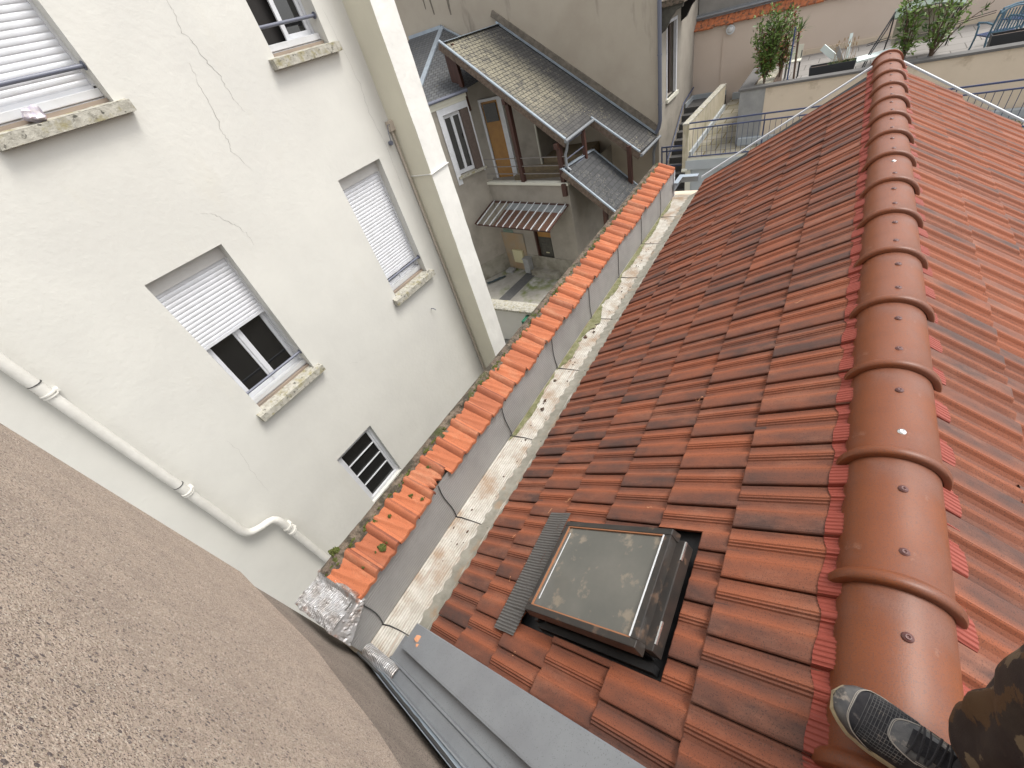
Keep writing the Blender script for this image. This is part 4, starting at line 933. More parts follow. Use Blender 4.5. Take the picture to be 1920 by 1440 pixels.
mb_ = MB(); mb_.grid(lambda u, v: (-9.62+.45*u+.12*v, 10.6+.6*u-.05*v, -7.15+.03*mnoise.noise(Vector((u*5, v*5, 0)))), 14, 6); o = mb_.build('tarpaulin', mat('dark_teal', (.02, .04, .045), rough=.5)); tag(o, 'dark crumpled tarpaulin on the mossy floor along the courtyard side wall', 'tarpaulin')
# awning
aw = thing('awning', tuple(H(1.6, -5.1, .4)), 'rusty sloping awning with pale glazing bars over the courtyard door', 'awning')
m = MB(); A_ = lambda a, t: H(a, -4.63-.40*t, .02+.95*t)
NB = 11
def ap(t0, t1, a0_, mt, nm):
    m = MB(); m.grid(lambda u, v: A_(a0_+(3.25-a0_)*u-.12*(t0+(t1-t0)*v), t0+(t1-t0)*v), 30, 3); return m.build(nm, mt, aw, solid=.006)
ap(0, .32, .85, 'wire', 'clean_glazing'); ap(.325, 1, .85, 'rusty', 'dirty_glazing')
for i in range(NB):
    a = .10+i*.305; m = MB(); m.bar(A_(a, 0)+Vector((0, 0, .02)), A_(a-.12, 1.02)+Vector((0, 0, .02)), .022, .03); m.build('glazing_bar', 'alu', aw)
m = MB(); m.bar(A_(-.1, .98)-Vector((0, 0, .03)), A_(3.15, .98)-Vector((0, 0, .03)), .04, .04); m.bar(A_(.0, .02), A_(-.15, 1), .04, .04); m.bar(A_(.0, .02), A_(3.25, .02), .05, .05); m.bar(A_(3.25, 0.02), A_(3.13, 1), .02, .03); m.build('frame', 'wood', aw)
# low wall in front of the courtyard and things on it
lw = thing('low_wall', (-6, 7.9, -7.2), 'low pale yard wall with a mossy coping between the white building and the tiled house', 'wall')
m = MB(); m.box(-7.6, 7.78, -7.2, -3.2, 8.1, -6.09); m.build('masonry', 'white', lw)
m = MB(); m.grid(lambda u, v: (-7.6+4.4*u, 7.70+.44*v, -6.03+.07*sin(pi*v)+.012*mnoise.noise(Vector((u*30, v*4, 0)))), 60, 8); m.box(-7.6, 7.70, -6.09, -3.2, 8.14, -6.035); m.build('coping', 'sill', lw)
mb_ = MB(); mb_.box(-5.98, 7.45, -6.32, -5.55, 7.76, -6.16); mb_.box(-5.97, 7.46, -6.40, -5.70, 7.60, -6.325); o = mb_.build('green_box', 'green', bev=.01); tag(o, 'little green box fixed to the low yard wall', 'box')
# ------------------------------------------------------------------ tan building
tb = thing('tan_building', (-9, 17, -7.2), 'tall tan rendered building with dark stains, a downpipe at its corner and a side balcony', 'building')
m = MB(); m.add([(-20, 14.77, -7.2), (-4.43, 14.77, -7.2), (-4.43, 14.77, 5), (-20, 14.77, 5)], [(0, 1, 2, 3)])
m.add([(-20, 14.77, 5), (-4.43, 14.77, 5), (-4.43, 19.5, 5), (-20, 19.5, 5)], [(0, 1, 2, 3)]); m.build('front_wall', 'taupe', tb)
m = MB(); wall_holes(m, (-4.43, 0, 0), (0, 1, 0), (0, 0, 1), (1, 0, 0), (14.77, 19.5), (-7.2, 5), [(15.60, 16.62, -3.20, -1.3), (15.6, 16.6, -.6, 1.4)], .25); m.build('side_wall', 'grey_r', tb)
for z0_, z1_ in ((-3.2, -1.3), (-.6, 1.4)):
    m = MB(); m.box(-4.50, 15.54, z0_, -4.41, 15.62, z1_); m.box(-4.50, 16.56, z0_, -4.41, 16.66, z1_); m.box(-4.50, 15.62, z1_-.07, -4.41, 16.56, z1_); f = m.build('window', 'pvc', tb)
    m = MB(); m.box(-4.62, 15.62, z0_, -4.58, 15.85, z1_-.05); m.box(-4.62, 16.45, z0_, -4.58, 16.56, z1_-.05); m.build('shutter', 'dshut', f)
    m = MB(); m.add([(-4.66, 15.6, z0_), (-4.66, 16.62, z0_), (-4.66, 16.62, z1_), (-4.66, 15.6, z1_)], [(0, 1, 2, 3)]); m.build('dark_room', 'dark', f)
    m = MB(); m.box(-4.5, 15.5, z0_-.1, -4.36, 16.72, z0_); m.build('window_sill', 'lite', f)
m = MB(); m.tube([(-4.36, 14.68, 5), (-4.36, 14.68, -3.55), (-4.42, 14.72, -3.75), (-4.5, 14.72, -3.88)], .055, 12)
for z in (-.2, -1.9, -3.1): m.tube([(-4.36, 14.68, z-.02), (-4.36, 14.68, z+.02)], .066, 12)
m.build('downpipe', 'bar', tb, smooth='auto')
bl = MB(); bl.box(-4.43, 14.85, -.93, -3.78, 17.4, -.80); bl = bl.build('balcony', 'mortar', tb)
m = MB(); m.box(-3.84, 14.86, -.80, -3.80, 17.38, -.77)
for i in range(18): m.box(-3.835, 14.9+i*.14, -.77, -3.815, 14.94+i*.14, .1)
m.box(-3.85, 14.86, .1, -3.79, 17.38, .15); m.build('baluster_rail', mat('rosy_rail', (.30, .17, .11), (.2, .11, .07), 9, .7), bl)
for y in (14.93, 17.1):
    m = MB(); m.prism([(-4.43, y, -.935), (-3.82, y, -.935), (-3.84, y, -1.02), (-4.0, y, -1.06), (-4.15, y, -1.2), (-4.28, y, -1.42), (-4.43, y, -1.5)], (0, .14, 0)); m.build('bracket', 'dark' if y > 16 else 'door_d', bl)
m = MB(); rr = random.Random(8)
for i in range(60): m.blob((-3.79+rr.uniform(-.03, .02), rr.uniform(14.9, 17.3), -.80+rr.uniform(-.06, .02)), rr.uniform(.02, .05), 4, .8)
m.build('balcony_moss', 'moss', bl)
m = MB()      # stained rendered ledge following the lean-to roof
pts = [(-9.6, .10), (-4.46, -3.76)]
m.bar((-9.62, 14.74, rz(-9.62)+.20), (-4.47, 14.74, rz(-4.47)+.20), .05, .17); m.build('render_ledge', 'stain', tb)
rr = random.Random(4)
def drip(x, z0_, z1_, w):
    m = MB()
    n = 10; b = len(m.v)
    for i in range(n+1):
        t = i/n; ww = w*(.35+.65*sin(pi*min(1, t*.9+.1)))*(1+.4*mnoise.noise(Vector((x*5, t*6, 0)))); xx = x+.05*mnoise.noise(Vector((x*3, t*3, 2)))
        m.v += [(xx-ww, 14.7675, z0_+(z1_-z0_)*t), (xx+ww, 14.7675, z0_+(z1_-z0_)*t)]
    for i in range(n): m.f.append((b+2*i, b+2*i+1, b+2*i+3, b+2*i+2))
    m.build('rain_stain', 'stain', tb)
for q in ((-12.2, 2.2, .75, .05), (-11.9, 2.2, .55, .06), (-11.2, 2.2, .4, .07)): drip(*q)
# ------------------------------------------------------------------ landing, stairs and terraces behind the gable
m = MB(); P = [(-3.12, 13.03, -4.17), (5.5, 13.03, -4.17), (5.5, 18.84, -4.17), (-3.12, 18.84, -4.17)]; m.uvquad(P, [(p[0], p[1]) for p in P]); m.box(-3.12, 13.04, -4.40, 5.5, 18.84, -4.18); struct(m.build('landing_floor', 'pave'))
lr = thing('landing_wall', (0, 13.1, -7.2), 'blue grey painted retaining wall carrying the paved landing behind the gable', 'wall')
m = MB(); m.box(-3.16, 12.97, -4.46, 5.5, 13.03, -4.22); m.build('edge_beam', 'bluegrey', lr); m = MB(); m.box(-3.10, 13.05, -7.2, 5.5, 13.3, -4.46); m.build('wall', 'bluegrey', lr)
m = MB(); m.box(-3.13, 12.99, -4.22, 5.5, 13.03, -4.165); m.box(-3.17, 13.0, -7.2, -3.03, 13.04, -4.46); m.build('white_lip', 'lite', lr)
cw = thing('cream_partition', (-3.18, 15.4, -4.5), 'weathered cream partition wall between the outdoor stairs and the paved landing', 'wall')
m = MB(); m.prism([(-3.26, 13.0, -4.46), (-3.26, 17.7, -4.46), (-3.26, 17.7, -3.49), (-3.26, 13.0, -3.33)], (.15, 0, 0)); m.build('wall', 'cream2', cw)
m = MB(); m.prism([(-3.27, 12.99, -3.329), (-3.27, 17.72, -3.489), (-3.27, 17.72, -3.455), (-3.27, 12.99, -3.295)], (.17, 0, 0)); m.build('coping', 'sill', cw)
m = MB(); m.tube([(-3.26, 12.99, -4.47), (-3.11, 12.99, -4.47)], .05, 10); m.build('foot_roll', 'lite', cw)
m = MB(); m.box(-3.11, 13.1, -4.168, -3.05, 17.6, -4.03); m.box(-3.05, 18.70, -4.168, 5.5, 18.84, -3.98); sb_ = m.build('skirting', 'bluegrey', cw)
rl_ = thing('landing_railing', (0, 13.02, -4.17), 'long dark blue metal railing with thin upright bars on the landing edge', 'railing')
m = MB(); m.bar((-3.1, 13.02, -3.30), (5.4, 13.02, -3.30), .035, .03); m.build('top_rail', 'blue', rl_); m = MB(); m.bar((-3.1, 13.02, -3.44), (5.4, 13.02, -3.44), .04, .025); m.bar((-3.1, 13.02, -4.13), (5.4, 13.02, -4.13), .04, .025); m.build('rail', 'blue', rl_)
for i in range(71):
    m = MB(); x = -3.0+i*.119
    m.tube([(x, 13.02, -4.13), (x, 13.02, -3.44)], .006, 6); m.build('upright', 'blue', rl_)
for i in range(5): m = MB(); x = -1.35+i*1.68; m.bar((x, 13.02, -4.13), (x, 13.02, -3.30), .02, .02); m.build('post', 'blue', rl_)
stt = thing('outdoor_stairs', (-3.85, 15.5, -7.2), 'concrete outdoor stairs going down beside the tan building, shade painted into their colour', 'stairs')
m = MB()
for i in range(17): m.box(-4.43, 17.75-.3*(i+1), -7.2, -3.27, 17.75-.3*i, -4.17-.175*i)
m.box(-4.43, 17.75, -7.2, -3.27, 18.84, -4.0); m.build('steps', 'asph_shade', stt)  # dark step colour stands in for the shade on the stairs
m = MB(); m.box(-4.41, 17.75, -4.0, -4.36, 18.80, -3.86); m.box(-4.36, 18.76, -4.0, -3.27, 18.82, -3.86); m.build('skirting', 'bluegrey', stt)
m = MB(); m.tube([(-4.38, 18.8, -3.62), (-4.38, 17.5, -3.78), (-4.38, 16.1, -4.66), (-4.38, 15.3, -5.15)], .022, 8); m.build('handrail', 'blue', stt)
gt = thing('stair_gate', (-3.8, 14.3, -5.0), 'small dark blue metal gate across the outdoor stairs', 'gate')
m = MB()
for z in (-4.20, -4.32, -4.75): m.bar((-4.2, 14.3, z), (-3.3, 14.3, z), .035, .035)
for x in (-4.2, -4.05): m.bar((x, 14.3, -5.0), (x, 14.3, -4.18), .035, .035)
m.build('frame', 'blue', gt)
tp = thing('terrace_parapet', (1, 14.2, -4.17), 'pale cream terrace wall with a dark grey coping behind the gable', 'wall')
m = MB(); m.box(-2.06, 13.82, -4.17, 5.5, 13.98, -2.93); m.box(-2.06, 13.98, -4.17, -1.90, 18.84, -2.93); m.build('wall', 'cream', tp)
m = MB(); m.box(-2.075, 13.805, -4.17, -1.50, 13.8195, -2.93); m.box(-2.075, 13.82, -4.17, -2.0605, 16.5, -2.93); m.build('corner_cladding', 'stone_g', tp)
m = MB(); m.box(-2.11, 13.77, -2.93, 5.5, 14.02, -2.88); m.box(-2.11, 14.02, -2.93, -1.80, 16.1, -2.88); m.build('coping', 'coping_d', tp, bev=.006)
m = MB(); m.box(-2.0, 13.66, -4.168, 5.5, 13.80, -4.0); m.build('skirting', 'bluegrey', tp, bev=.006)
m = MB(); P = [(-1.9, 14.0, -3.28), (5.5, 14.0, -3.28), (5.5, 18.84, -3.28), (-1.9, 18.84, -3.28)]; m.uvquad(P, [(p[0], p[1]) for p in P]); m.box(-1.9, 14.0, -3.4, 5.5, 18.84, -3.285); struct(m.build('terrace_floor', 'deck'))
pk = thing('pink_wall', (0, 19, -7.2), 'long pale pink boundary wall topped with old orange tiles and grey zinc', 'wall')
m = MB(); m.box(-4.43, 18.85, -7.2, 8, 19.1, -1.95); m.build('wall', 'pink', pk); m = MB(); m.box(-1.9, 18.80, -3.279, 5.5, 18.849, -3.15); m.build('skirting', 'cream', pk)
m = MB(); rr = random.Random(9)
for i in range(62):
    x = -4.42+i*.2; d = rr.uniform(-.015, .015); m.hexa([(x, 18.74+d, -2.03+d), (x+.19, 18.74+d, -2.03+d), (x+.19, 19.1, -1.82), (x, 19.1, -1.82), (x, 18.74+d, -2.0+d), (x+.19, 18.74+d, -2.0+d+rr.uniform(0, .02)), (x+.19, 19.1, -1.78), (x, 19.1, -1.78)])
m.build('tile_row', 'oldtile', pk)
m = MB(); m.box(-4.43, 19.08, -1.80, 8, 19.2, -1.64); m.tube([(-4.43, 19.06, -1.72), (8, 19.06, -1.72)], .035, 8); m.build('zinc_capping', 'zinc', pk)
m = MB(); m.box(-4.40, 19.2, -7.2, 8, 24, .3); bk = m.build('rear_building', mat('cool_grey_render', (.30, .285, .265), (.24, .23, .215), 1.5, .95)); tag(bk, 'plain grey rendered building rising behind the pink wall', 'building')
m = MB(); m.tube([(-3.51, 18.835, -2.05), (-3.51, 18.835, -3.9)], .012, 6); m.box(-3.56, 18.80, -2.12, -3.46, 18.849, -2.03); m.build('conduit', 'pink', pk)
wl = thing('wall_lamp', (-3.30, 18.8, -2.3), 'round white bulkhead lamp on the pink wall', 'lamp')
m = MB(); m.tube([(-3.30, 18.85, -2.19), (-3.30, 18.79, -2.19)], .13, 20); m.build('base', 'alu', wl); m = MB(); m.blob((-3.30, 18.78, -2.19), (.085, .04, .085), 8, 0); m.build('glass_cover', 'pvc_g', wl, smooth=True)
# planting bed and planters
def shrub(name, base, h, spread, nst, leaves, ls, mats, label, cat, seed, lean=(0, 0), group=None):
    rr = random.Random(seed); root = thing(name, base, label, cat, group); bx, by, bz = base
    st = MB(); L = {k: MB() for k in mats}
    for i in range(nst):
        a = rr.uniform(0, 2*pi); sp = spread*sqrt(rr.random()); tx, ty = bx+cos(a)*sp+lean[0], by+sin(a)*sp*.7+lean[1]; hh = h*rr.uniform(.65, 1.05)
        pts = []
        for j in range(8):
            t = j/7; pts.append(Vector((bx+(tx-bx)*t**1.3+.03*rr.gauss(0, 1)*t, by+(ty-by)*t**1.3+.03*rr.gauss(0, 1)*t, bz+hh*t)))
        st.tube(pts, [.012*(1-.8*j/7)+.002 for j in range(8)], 5)
        for k in range(leaves):
            t = rr.uniform(.18, 1.03); q = min(6, int(t*7)); p = pts[q].lerp(pts[q+1], min(1, t*7-q)); 
            br = Vector((rr.gauss(0, 1), rr.gauss(0, 1), rr.uniform(-.1, 1))).normalized()*rr.uniform(.02, .17)*(1.15-.4*t)
            p = p+br; mt = rr.choices(list(mats), [mats[x] for x in mats])[0]; m = L[mt]
            for _ in range(3):
                d = (br.normalized()+Vector((rr.gauss(0, .7), rr.gauss(0, .7), rr.gauss(.1, .6)))).normalized(); n_ = d.cross(Vector((rr.gauss(0, 1), rr.gauss(0, 1), 1))).normalized(); l = ls*rr.uniform(.6, 1.25); w = l*.17
                m.add([p, p+d*l*.45+n_*w, p+d*l, p+d*l*.45-n_*w], [(0, 1, 2, 3)])
    st.build('stems', 'stem', root)
    for k, m in L.items():
        if m.f: m.build('foliage', k, root)
    return root
bed = MB(); bed.box(-1.78, 14.0, -3.0, -1.36, 15.6, -2.93); bed.box(-1.79, 14.02, -3.25, -1.355, 14.06, -2.90); bed.box(-1.375, 14.02, -3.25, -1.335, 15.6, -2.87)
o = thing('planting_bed', (-1.6, 14.8, -3.28), 'corner planting bed with white pebbles under the tall green shrub', 'planting bed')
bed.build('edge', 'stem', o); m = MB(); m.grid(lambda u, v: (-1.77+.39*u, 14.06+1.5*v, -2.925+.02*mnoise.noise(Vector((u*9, v*30, 0)))), 10, 30); m.build('pebbles', 'pebble', o)
shrub('shrub', (-1.60, 14.22, -2.93), 1.40, .42, 30, 42, .085, {'leaf': 6, 'leafd': 3, 'leafr': 1}, 'tall bushy green shrub at the left corner of the terrace', 'shrub', 1)
shrub('shrub', (-1.32, 14.7, -2.93), 1.25, .28, 14, 34, .08, {'leafr': 2, 'leaf': 4}, 'reddish shrub growing behind the tall green corner shrub', 'shrub', 2)
cp = thing('cordyline', (-1.05, 15.6, -3.28), 'spiky palm-like plant behind the blue post', 'plant'); m = MB(); rr = random.Random(3)
for i in range(46):
    a = rr.uniform(0, 2*pi); e = rr.uniform(.1, 1.3); d = Vector((cos(a)*cos(e), sin(a)*cos(e), sin(e))); p = Vector((-1.1, 15.6, -2.2)); s_ = d.cross(Vector((0, 0, 1))).normalized()*.012; l = rr.uniform(.3, .48)
    m.add([p-s_*.5, p+d*l*.5-s_, p+d*l-Vector((0, 0, .06)), p+d*l*.5+s_, p+s_*.5], [(0, 1, 2, 3, 4)])
m.build('leaves', 'leafd', cp); m = MB(); m.tube([(-1.05, 15.6, -3.28), (-1.08, 15.6, -2.7), (-1.1, 15.6, -2.2)], .025, 7); m.build('stem', 'stem', cp)
shrub('shrub', (1.07, 14.1, -2.95), 1.10, .34, 13, 15, .115, {'leaf': 6, 'leafd': 2}, 'leafy green shrub right behind the far end of the ridge', 'shrub', 4)
shrub('shrub', (1.53, 14.12, -2.95), 1.25, .62, 14, 15, .115, {'leaf': 6, 'leafd': 2}, 'wide spreading green shrub in the pebble bed near the garden swing', 'shrub', 5, (.18, 0))
o = thing('planting_bed', (1.3, 14.15, -3.28), 'narrow pebble bed behind the dark coping at the foot of the two leafy shrubs', 'planting bed'); m = MB(); m.box(.8, 14.03, -3.25, 1.85, 14.30, -2.95); m.build('edge', 'stem', o); m = MB(); m.grid(lambda u, v: (.82+1.0*u, 14.04+.24*v, -2.935+.02*mnoise.noise(Vector((u*30, v*9, 0)))), 30, 8); m.build('pebbles', 'pebble', o)
def planter(x0, x1, y0, lab):
    o = thing('planter', ((x0+x1)/2, y0+.12, -3.28), lab, 'planter', 'black troughs on the terrace'); m = MB()
    t = .02; h = -2.755; y1_ = y0+.27
    m.hexa([(x0+.02, y0+.02, -2.97), (x1-.02, y0+.02, -2.97), (x1-.02, y1_-.02, -2.97), (x0+.02, y1_-.02, -2.97), (x0, y0, h), (x1, y0, h), (x1, y1_, h), (x0, y1_, h)]); del m.f[-5]
    m.add([(x0, y0, h), (x1, y0, h), (x1, y1_, h), (x0, y1_, h), (x0+t, y0+t, h), (x1-t, y0+t, h), (x1-t, y1_-t, h), (x0+t, y1_-t, h)], [(0, 1, 5, 4), (1, 2, 6, 5), (2, 3, 7, 6), (3, 0, 4, 7)])
    m.box(x0+.1, y0+.05, -3.28, x0+.2, y1_-.05, -2.97); m.box(x1-.2, y0+.05, -3.28, x1-.1, y1_-.05, -2.97)
    m.build('trough', 'anthra', o); m = MB(); m.box(x0+.025, y0+.022, -2.85, x1-.025, y1_-.022, -2.79); m.build('soil', 'stem', o); return o
planter(-.665, .24, 14.22, 'black trough of dry grass beside the ridge end'); planter(2.42, 3.4, 14.25, 'black trough in front of the blue iron chair')
o = thing('dry_grass', (.02, 14.35, -2.8), 'tuft of dry straw-coloured grass in the black trough', 'grass'); m = MB(); rr = random.Random(6)
for i in range(26):
    x = rr.uniform(-.25, .2); y = 14.35+rr.uniform(-.07, .07); h = rr.choice((.12, .15, .45, .5))*rr.uniform(.6, 1); m.tube([(x, y, -2.79), (x+rr.gauss(0, .03), y, -2.79+h*.6), (x+rr.gauss(0, .06), y, -2.79+h)], .004, 4)
    if h > .3: m.blob((x, y, -2.79+h*.95), (.012, .012, .03), 4, .5)
m.build('blades', 'straw', o); m = MB()
for i in range(160):
    p = Vector((rr.uniform(-.3, .22), 14.35+rr.uniform(-.09, .09), -2.79)); d = Vector((rr.gauss(0, .5), rr.gauss(0, .5), 1)).normalized()*rr.uniform(.04, .11); s_ = Vector((.006, .004, 0)); m.add([p-s_, p+s_, p+d], [(0, 1, 2)])
m.build('green_tuft', 'leafd', o)
m = MB(); m.tube([(-1.10, 14.3, -3.28), (-1.09, 14.3, -2.93)], .022, 8); m.tube([(-1.10, 14.3, -2.95), (-1.10, 14.3, -1.90)], .018, 8); o = m.build('blue_post', 'blue_l'); tag(o, 'slender faded blue post standing on the terrace edge by the shrubs', 'post')
m = MB(); m.bar((-.54, 16, -2.68), (-.08, 15.9, -3.06), .14, .035, (0, 1, .2)); o = m.build('white_board', 'board'); tag(o, 'short white board leaning down to the left behind the black trough', 'board')
m = MB(); m.bar((-.22, 15.8, -2.70), (-.02, 15.8, -3.1), .10, .03, (0, 1, .2)); o = m.build('grey_board', 'stone_g'); tag(o, 'short grey board crossing the leaning white board', 'board')
m = MB(); m.bar((.05, 15.9, -3.05), (.03, 16, -2.50), .06, .04); m.box(-.01, 15.93, -2.62, .0, 15.97, -2.58); o = m.build('upright_batten', 'board'); tag(o, 'thin white batten standing upright on the terrace', 'batten')
m = MB(); m.bar((.24, 15.6, -3.03), (1.0, 16.0, -3.03), .16, .05, (0, -.5, 1)); o = m.build('long_board', 'board'); tag(o, 'long low white board lying flat behind the end of the ridge', 'board')
pc = thing('patio_chair', (-1.15, 16, -3.28), 'small metal patio chair with cream seat under the shrubs', 'chair'); m = MB()
for x in (-1.3, -1.0):
    for y in (15.85, 16.15): m = MB(); m.tube([(x, y, -3.28), (x, y, -2.68 if y > 16 else -2.86)], .012, 6); m.build('leg', 'anthra', pc)
m = MB(); m.box(-1.32, 15.83, -2.88, -.98, 16.17, -2.85); m.build('seat', 'lite', pc); m = MB(); m.box(-1.32, 16.15, -2.85, -.98, 16.17, -2.55); m.build('backrest', 'lite', pc)
# garden swing
gs = thing('garden_swing', (1.45, 16.3, -3.28), 'garden swing seat with grey green canopy and curved black frame', 'garden swing')
for x in (.82, 2.05):
    m = MB(); m.tube([(x-.42, 15.6, -3.28), (x-.32, 15.8, -2.95), (x-.12, 16.1, -2.55), (x, 16.3, -2.30)], .016, 7); m.tube([(x-.38, 15.6, -3.28), (x-.28, 15.8, -2.95), (x-.08, 16.1, -2.58), (x, 16.3, -2.33)], .012, 7); m.tube([(x, 16.3, -2.3), (x+.02, 16.6, -2.8), (x, 16.9, -3.28)], .016, 7); m.build('side_frame', 'anthra', gs)
m = MB(); m.grid(lambda u, v: (.82+1.25*u, 15.95+.75*v, -2.38+.14*sin(pi*u)+.07*v), 14, 5); m.build('canopy', 'canvas', gs, solid=.03)
m = MB(); m.grid(lambda u, v: (.9+1.1*u, 16.45+.1*v, -2.85+.45*v), 10, 3); m.build('backrest', 'beigec', gs, solid=.03); m = MB(); m.box(.9, 16.0, -2.93, 2.0, 16.45, -2.87)
m.build('seat', 'beigec', gs)
m = MB()
for i in range(9): m.bar((.95, 15.98, -2.78-.015*i), (1.95, 15.98, -2.74-.015*i), .008, .005)
for z in (-2.72, -2.76): m.bar((.4, 15.9, z-.06), (.85, 15.9, z), .012, .012); m.bar((1.9, 15.9, z+.03), (2.6, 15.9, z+.12), .012, .012)
m.build('cross_bars', 'anthra', gs)
# blue iron chairs
def iron_chair(loc, rz_, lab):
    o = thing('iron_chair', loc, lab, 'chair', 'blue cast iron chairs on the terrace'); x0, y0, z0 = loc
    c, s_ = cos(rz_), sin(rz_); Tt = lambda x, y, z: (x0+x*c-y*s_, y0+x*s_+y*c, z0+z)
    for sx in (-.26, .26):
        for q in (0, 1):
            m = MB()
            if q: m.tube([Tt(sx, -.32, 0), Tt(sx, -.24, .18), Tt(sx, -.20, .38), Tt(sx, -.22, .56), Tt(sx, -.27, .62), Tt(sx, -.29, .58)], .018, 7)
            else: m.tube([Tt(sx, .34, 0), Tt(sx, .25, .18), Tt(sx, .20, .40), Tt(sx, .24, .62), Tt(sx, .30, .86)], .018, 7)
            m.build('leg', 'teal', o)
        m = MB(); m.tube([Tt(sx, .25, .62), Tt(sx, .0, .64), Tt(sx, -.27, .62)], .018, 7); m.build('armrest', 'teal', o)
    m = MB()
    for i in range(6): m.bar(Tt(-.25, -.2+.08*i, .41), Tt(.25, -.2+.08*i, .41), .055, .02)
    m.build('seat', 'blue_l', o); m = MB(); m.bar(Tt(-.24, .23, .48), Tt(.24, .23, .48), .03, .03); m.tube([Tt(-.24, .28, .80), Tt(-.12, .28, .86), Tt(0, .29, .88), Tt(.12, .28, .86), Tt(.24, .28, .80)], .02, 6)
    for i in range(9): m.bar(Tt(-.2+.05*i, .23, .48), Tt(-.2+.05*i, .285, .84), .018, .012)
    m.build('backrest', 'teal', o)
iron_chair((2.62, 15.1, -3.28), pi+.35, 'blue iron armchair with slatted back nearest the dark coping'); iron_chair((3.15, 16.3, -3.28), -.9, 'blue iron chair standing further back on the terrace')
# ------------------------------------------------------------------ the person standing on the ridge
pr = thing('person', (.55, .33, -1.32), 'person in camouflage work trousers and a worn dark sneaker standing on the ridge', 'person')
AX = Vector((.955, -.297, 0)).normalized(); SX = Vector((.297, .955, 0)).normalized(); TOE = Vector((.258, .408, -1.325))
def shoe_dim(t):   # half width left/right, height of the upper, sole lift
    w = [(0, .005), (.03, .027), (.08, .040), (.16, .051), (.28, .055), (.42, .051), (.55, .045), (.7, .041), (.86, .036), (.95, .030), (1, .012)]
    h = [(0, .020), (.04, .034), (.10, .045), (.2, .054), (.35, .066), (.48, .082), (.60, .094), (.75, .10), (.9, .10), (1, .085)]
    f = lambda T_: next(T_[i][1]+(T_[i+1][1]-T_[i][1])*(t-T_[i][0])/(T_[i+1][0]-T_[i][0]) for i in range(len(T_)-1) if t <= T_[i+1][0])
    return f(w), f(h)
def shoe_pt(t, a, off=0):
    w, h = shoe_dim(min(1, max(0, t))); ca, sa = cos(a), sin(a); e = .62 if sa > 0 else 1
    z = .024+(h-.024)*abs(sa)**.75; y = w*(abs(ca)**.62)*(1 if ca > 0 else -1)*(1 if True else 1)
    y *= 1-.18*abs(sa)**2*0
    p = TOE+AX*(.298*t)+SX*(y*(1+.0)+.006*sin(t*pi)) + Vector((0, 0, z+.014*max(0, .18-t)/.18))
    if off: p += (SX*ca*.9+Vector((0, 0, sa)))*off
    return p
def shoe_patch(nm, mt, t0, t1, a0, a1, off, nt_=18, na=18, ft=None):
    m = MB()
    def fn(u, v):
        a = a0+(a1-a0)*v; ta_, tb_ = (t0, t1) if ft is None else ft(v); return shoe_pt(ta_+(tb_-ta_)*u, a, off)
    m.grid(fn, nt_, na); return m.build(nm, mt, shoe, smooth=True)
m = MB(); m.grid(lambda u, v: shoe_pt(u, pi*v), 34, 26); m.grid(lambda u, v: shoe_pt(u, pi*v, 0)*1-Vector((0, 0, 0)), 1, 1)
shoe = m.build('shoe', 'mesh_b', pr, smooth=True); shoe['label'] = 'worn black and grey sneaker'
m = MB()
for (z, k) in ((.0, 1.02), (.008, 1.07), (.018, 1.05), (.026, 1.0)):
    for i in range(60):
        q = i/60*2; t = q if q <= 1 else 2-q; sg = 1 if q <= 1 else -1; w, h = shoe_dim(t); m.v.append(tuple(TOE+AX*(.298*(t-.5)*k**.4+.149)+SX*(sg*w*k+.006*sin(t*pi))+Vector((0, 0, z+.014*max(0, .18-t)/.18))))
for i in range(3):
    for j in range(60): m.f.append((i*60+j, i*60+(j+1) % 60, (i+1)*60+(j+1) % 60, (i+1)*60+j))
m.f.append(tuple(range(60))); m.build('sole', 'sole', shoe)
shoe_patch('toe_cap', 'leath', .005, .15, 0, pi, .0022, 10, 30, ft=lambda v: (.005, .11+.20*(abs(v-.5)*2)**3))
for sg in (0, 1):
    a_ = (0, .80) if sg == 0 else (pi, pi-.80)
    shoe_patch('side_panel', 'leath', .34, .80, a_[0], a_[1], .002, 14, 8, ft=lambda v: (.42+.14*v, .62+.18*v))
    shoe_patch('heel_panel', 'leath', .82, 1, a_[0], a_[1]*1.0, .002, 8, 8)
shoe_patch('lace_panel', 'leath', .30, .78, .95, pi-.95, .003, 22, 18, ft=lambda v: (.30+.16*(abs(v-.5)*2)**2.2, .80))
shoe_patch('tongue', 'mesh_b', .40, .80, 1.36, pi-1.36, .0065, 16, 8)
m = MB()
for k in range(6):
    t = .42+.062*k; sg = 1 if k % 2 else -1
    pts = [shoe_pt(t+sg*.02*(v-.5), 1.15+(pi-2.3)*v, .010+.003*sin(pi*v)) for v in [i/10 for i in range(11)]]; m.tube(pts, .0016, 6)
    pts = [shoe_pt(t-sg*.02*(v-.5)+.03, 1.15+(pi-2.3)*v, .012+.003*sin(pi*v)) for v in [i/10 for i in range(11)]]; m.tube(pts, .0022, 6)
m.build('laces', 'cloth', shoe)
m = MB()
for i in range(13): a = .5+(pi-1.0)*i/12; m.tube([shoe_pt(.15+.04+.24*u, a, .0008) for u in [j/14 for j in range(15)]], .0006, 4)
for i in range(15): t = .17+.018*i; m.tube([shoe_pt(t, .4+(pi-.8)*v, .0008) for v in [j/24 for j in range(25)]], .0006, 4)
m.build('mesh_grid', 'leath', shoe)
m = MB()
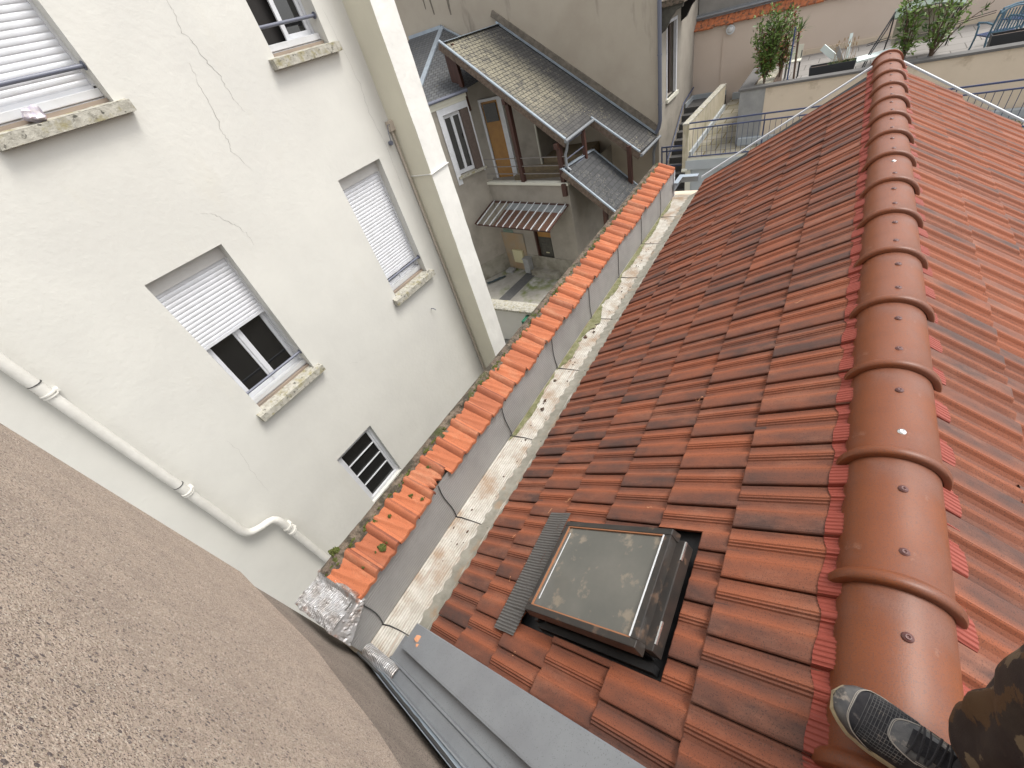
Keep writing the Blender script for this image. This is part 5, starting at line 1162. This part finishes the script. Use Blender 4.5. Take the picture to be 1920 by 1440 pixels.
for off_ in (.006, .014):
    m.tube([shoe_pt(.11+.20*(abs(v-.5)*2)**3-off_, pi*v, .003) for v in [i/40 for i in range(1, 40)]], .0007, 4)
    m.tube([shoe_pt(.30+.16*(abs(v-.5)*2)**2.2+off_, .95+(pi-1.9)*v, .0038) for v in [i/30 for i in range(31)]], .0007, 4)
for a in (.99, 1.06, pi-.99, pi-1.06): m.tube([shoe_pt(.46+.33*u, a, .0038) for u in [i/14 for i in range(15)]], .0007, 4)
m.build('stitching', 'stitch', shoe)
ANK = TOE+AX*.225+Vector((0, 0, .10))
def loft(cs, n=40, wr=.004, fr=9):
    m = MB(); K = len(cs)
    for i, (c, rx, ry) in enumerate(cs):
        c = Vector(c)
        for j in range(n):
            a = 2*pi*j/n; k = 1+wr*mnoise.noise(Vector((cos(a)*2.2, sin(a)*2.2, c.z*fr)))+wr*.5*sin(a*3+c.z*30)*mnoise.noise(Vector((c.z*12, a, 2)))
            m.v.append((c.x+rx*cos(a)*k, c.y+ry*sin(a)*k, c.z+wr*.03*mnoise.noise(Vector((cos(a)*3, sin(a)*3, c.z*20)))))
    for i in range(K-1):
        for j in range(n): m.f.append((i*n+j, i*n+(j+1) % n, (i+1)*n+(j+1) % n, (i+1)*n+j))
    m.f.append(tuple(range(n))[::-1]); m.f.append(tuple((K-1)*n+j for j in range(n))); return m
A = ANK; 
m = loft([((A.x, A.y, -1.245), .036, .036), ((A.x+.01, A.y, -1.19), .034, .036), ((A.x+.025, A.y, -1.12), .038, .04), ((A.x+.05, A.y-.005, -1.0), .05, .05), ((A.x+.07, A.y-.01, -.9), .052, .052), ((A.x+.06, A.y-.02, -.80), .055, .058), ((A.x+.08, A.y-.10, -.70), .062, .062), ((A.x+.12, A.y-.2, -.62), .07, .07)], 24, 0)
m.build('body', 'skin', pr, smooth=True)
m = loft([((A.x-.006, A.y, -1.24), .044, .042), ((A.x-.002, A.y, -1.215), .046, .044), ((A.x+.008, A.y, -1.19), .046, .046), ((A.x+.012, A.y, -1.185), .040, .040)], 28, .03); m.build('sock', 'board', pr, smooth=True)
cs = [((A.x+.012, A.y+.0, -1.235), .062, .058), ((A.x+.016, A.y, -1.215), .066, .060), ((A.x+.03, A.y, -1.185), .068, .064), ((A.x+.035, A.y, -1.16), .070, .066), ((A.x+.045, A.y, -1.13), .072, .070)]
m = loft(cs, 44, .09, 14); m.build('trouser_cuff', 'cloth', pr, smooth=True)
cs = []
for i in range(26):
    t = i/25; z = -1.185+.55*t; cs.append(((A.x+.025+.035*t, A.y+.06+.05*t-.14*max(0, t-.7), z), .086+.028*sin(t*2.2)+.003*sin(t*40), .086+.028*sin(t*2.2)+.003*sin(t*37+1)))
m = loft(cs, 64, .16, 11); m.build('trouser_leg', 'camo', pr, smooth=True)
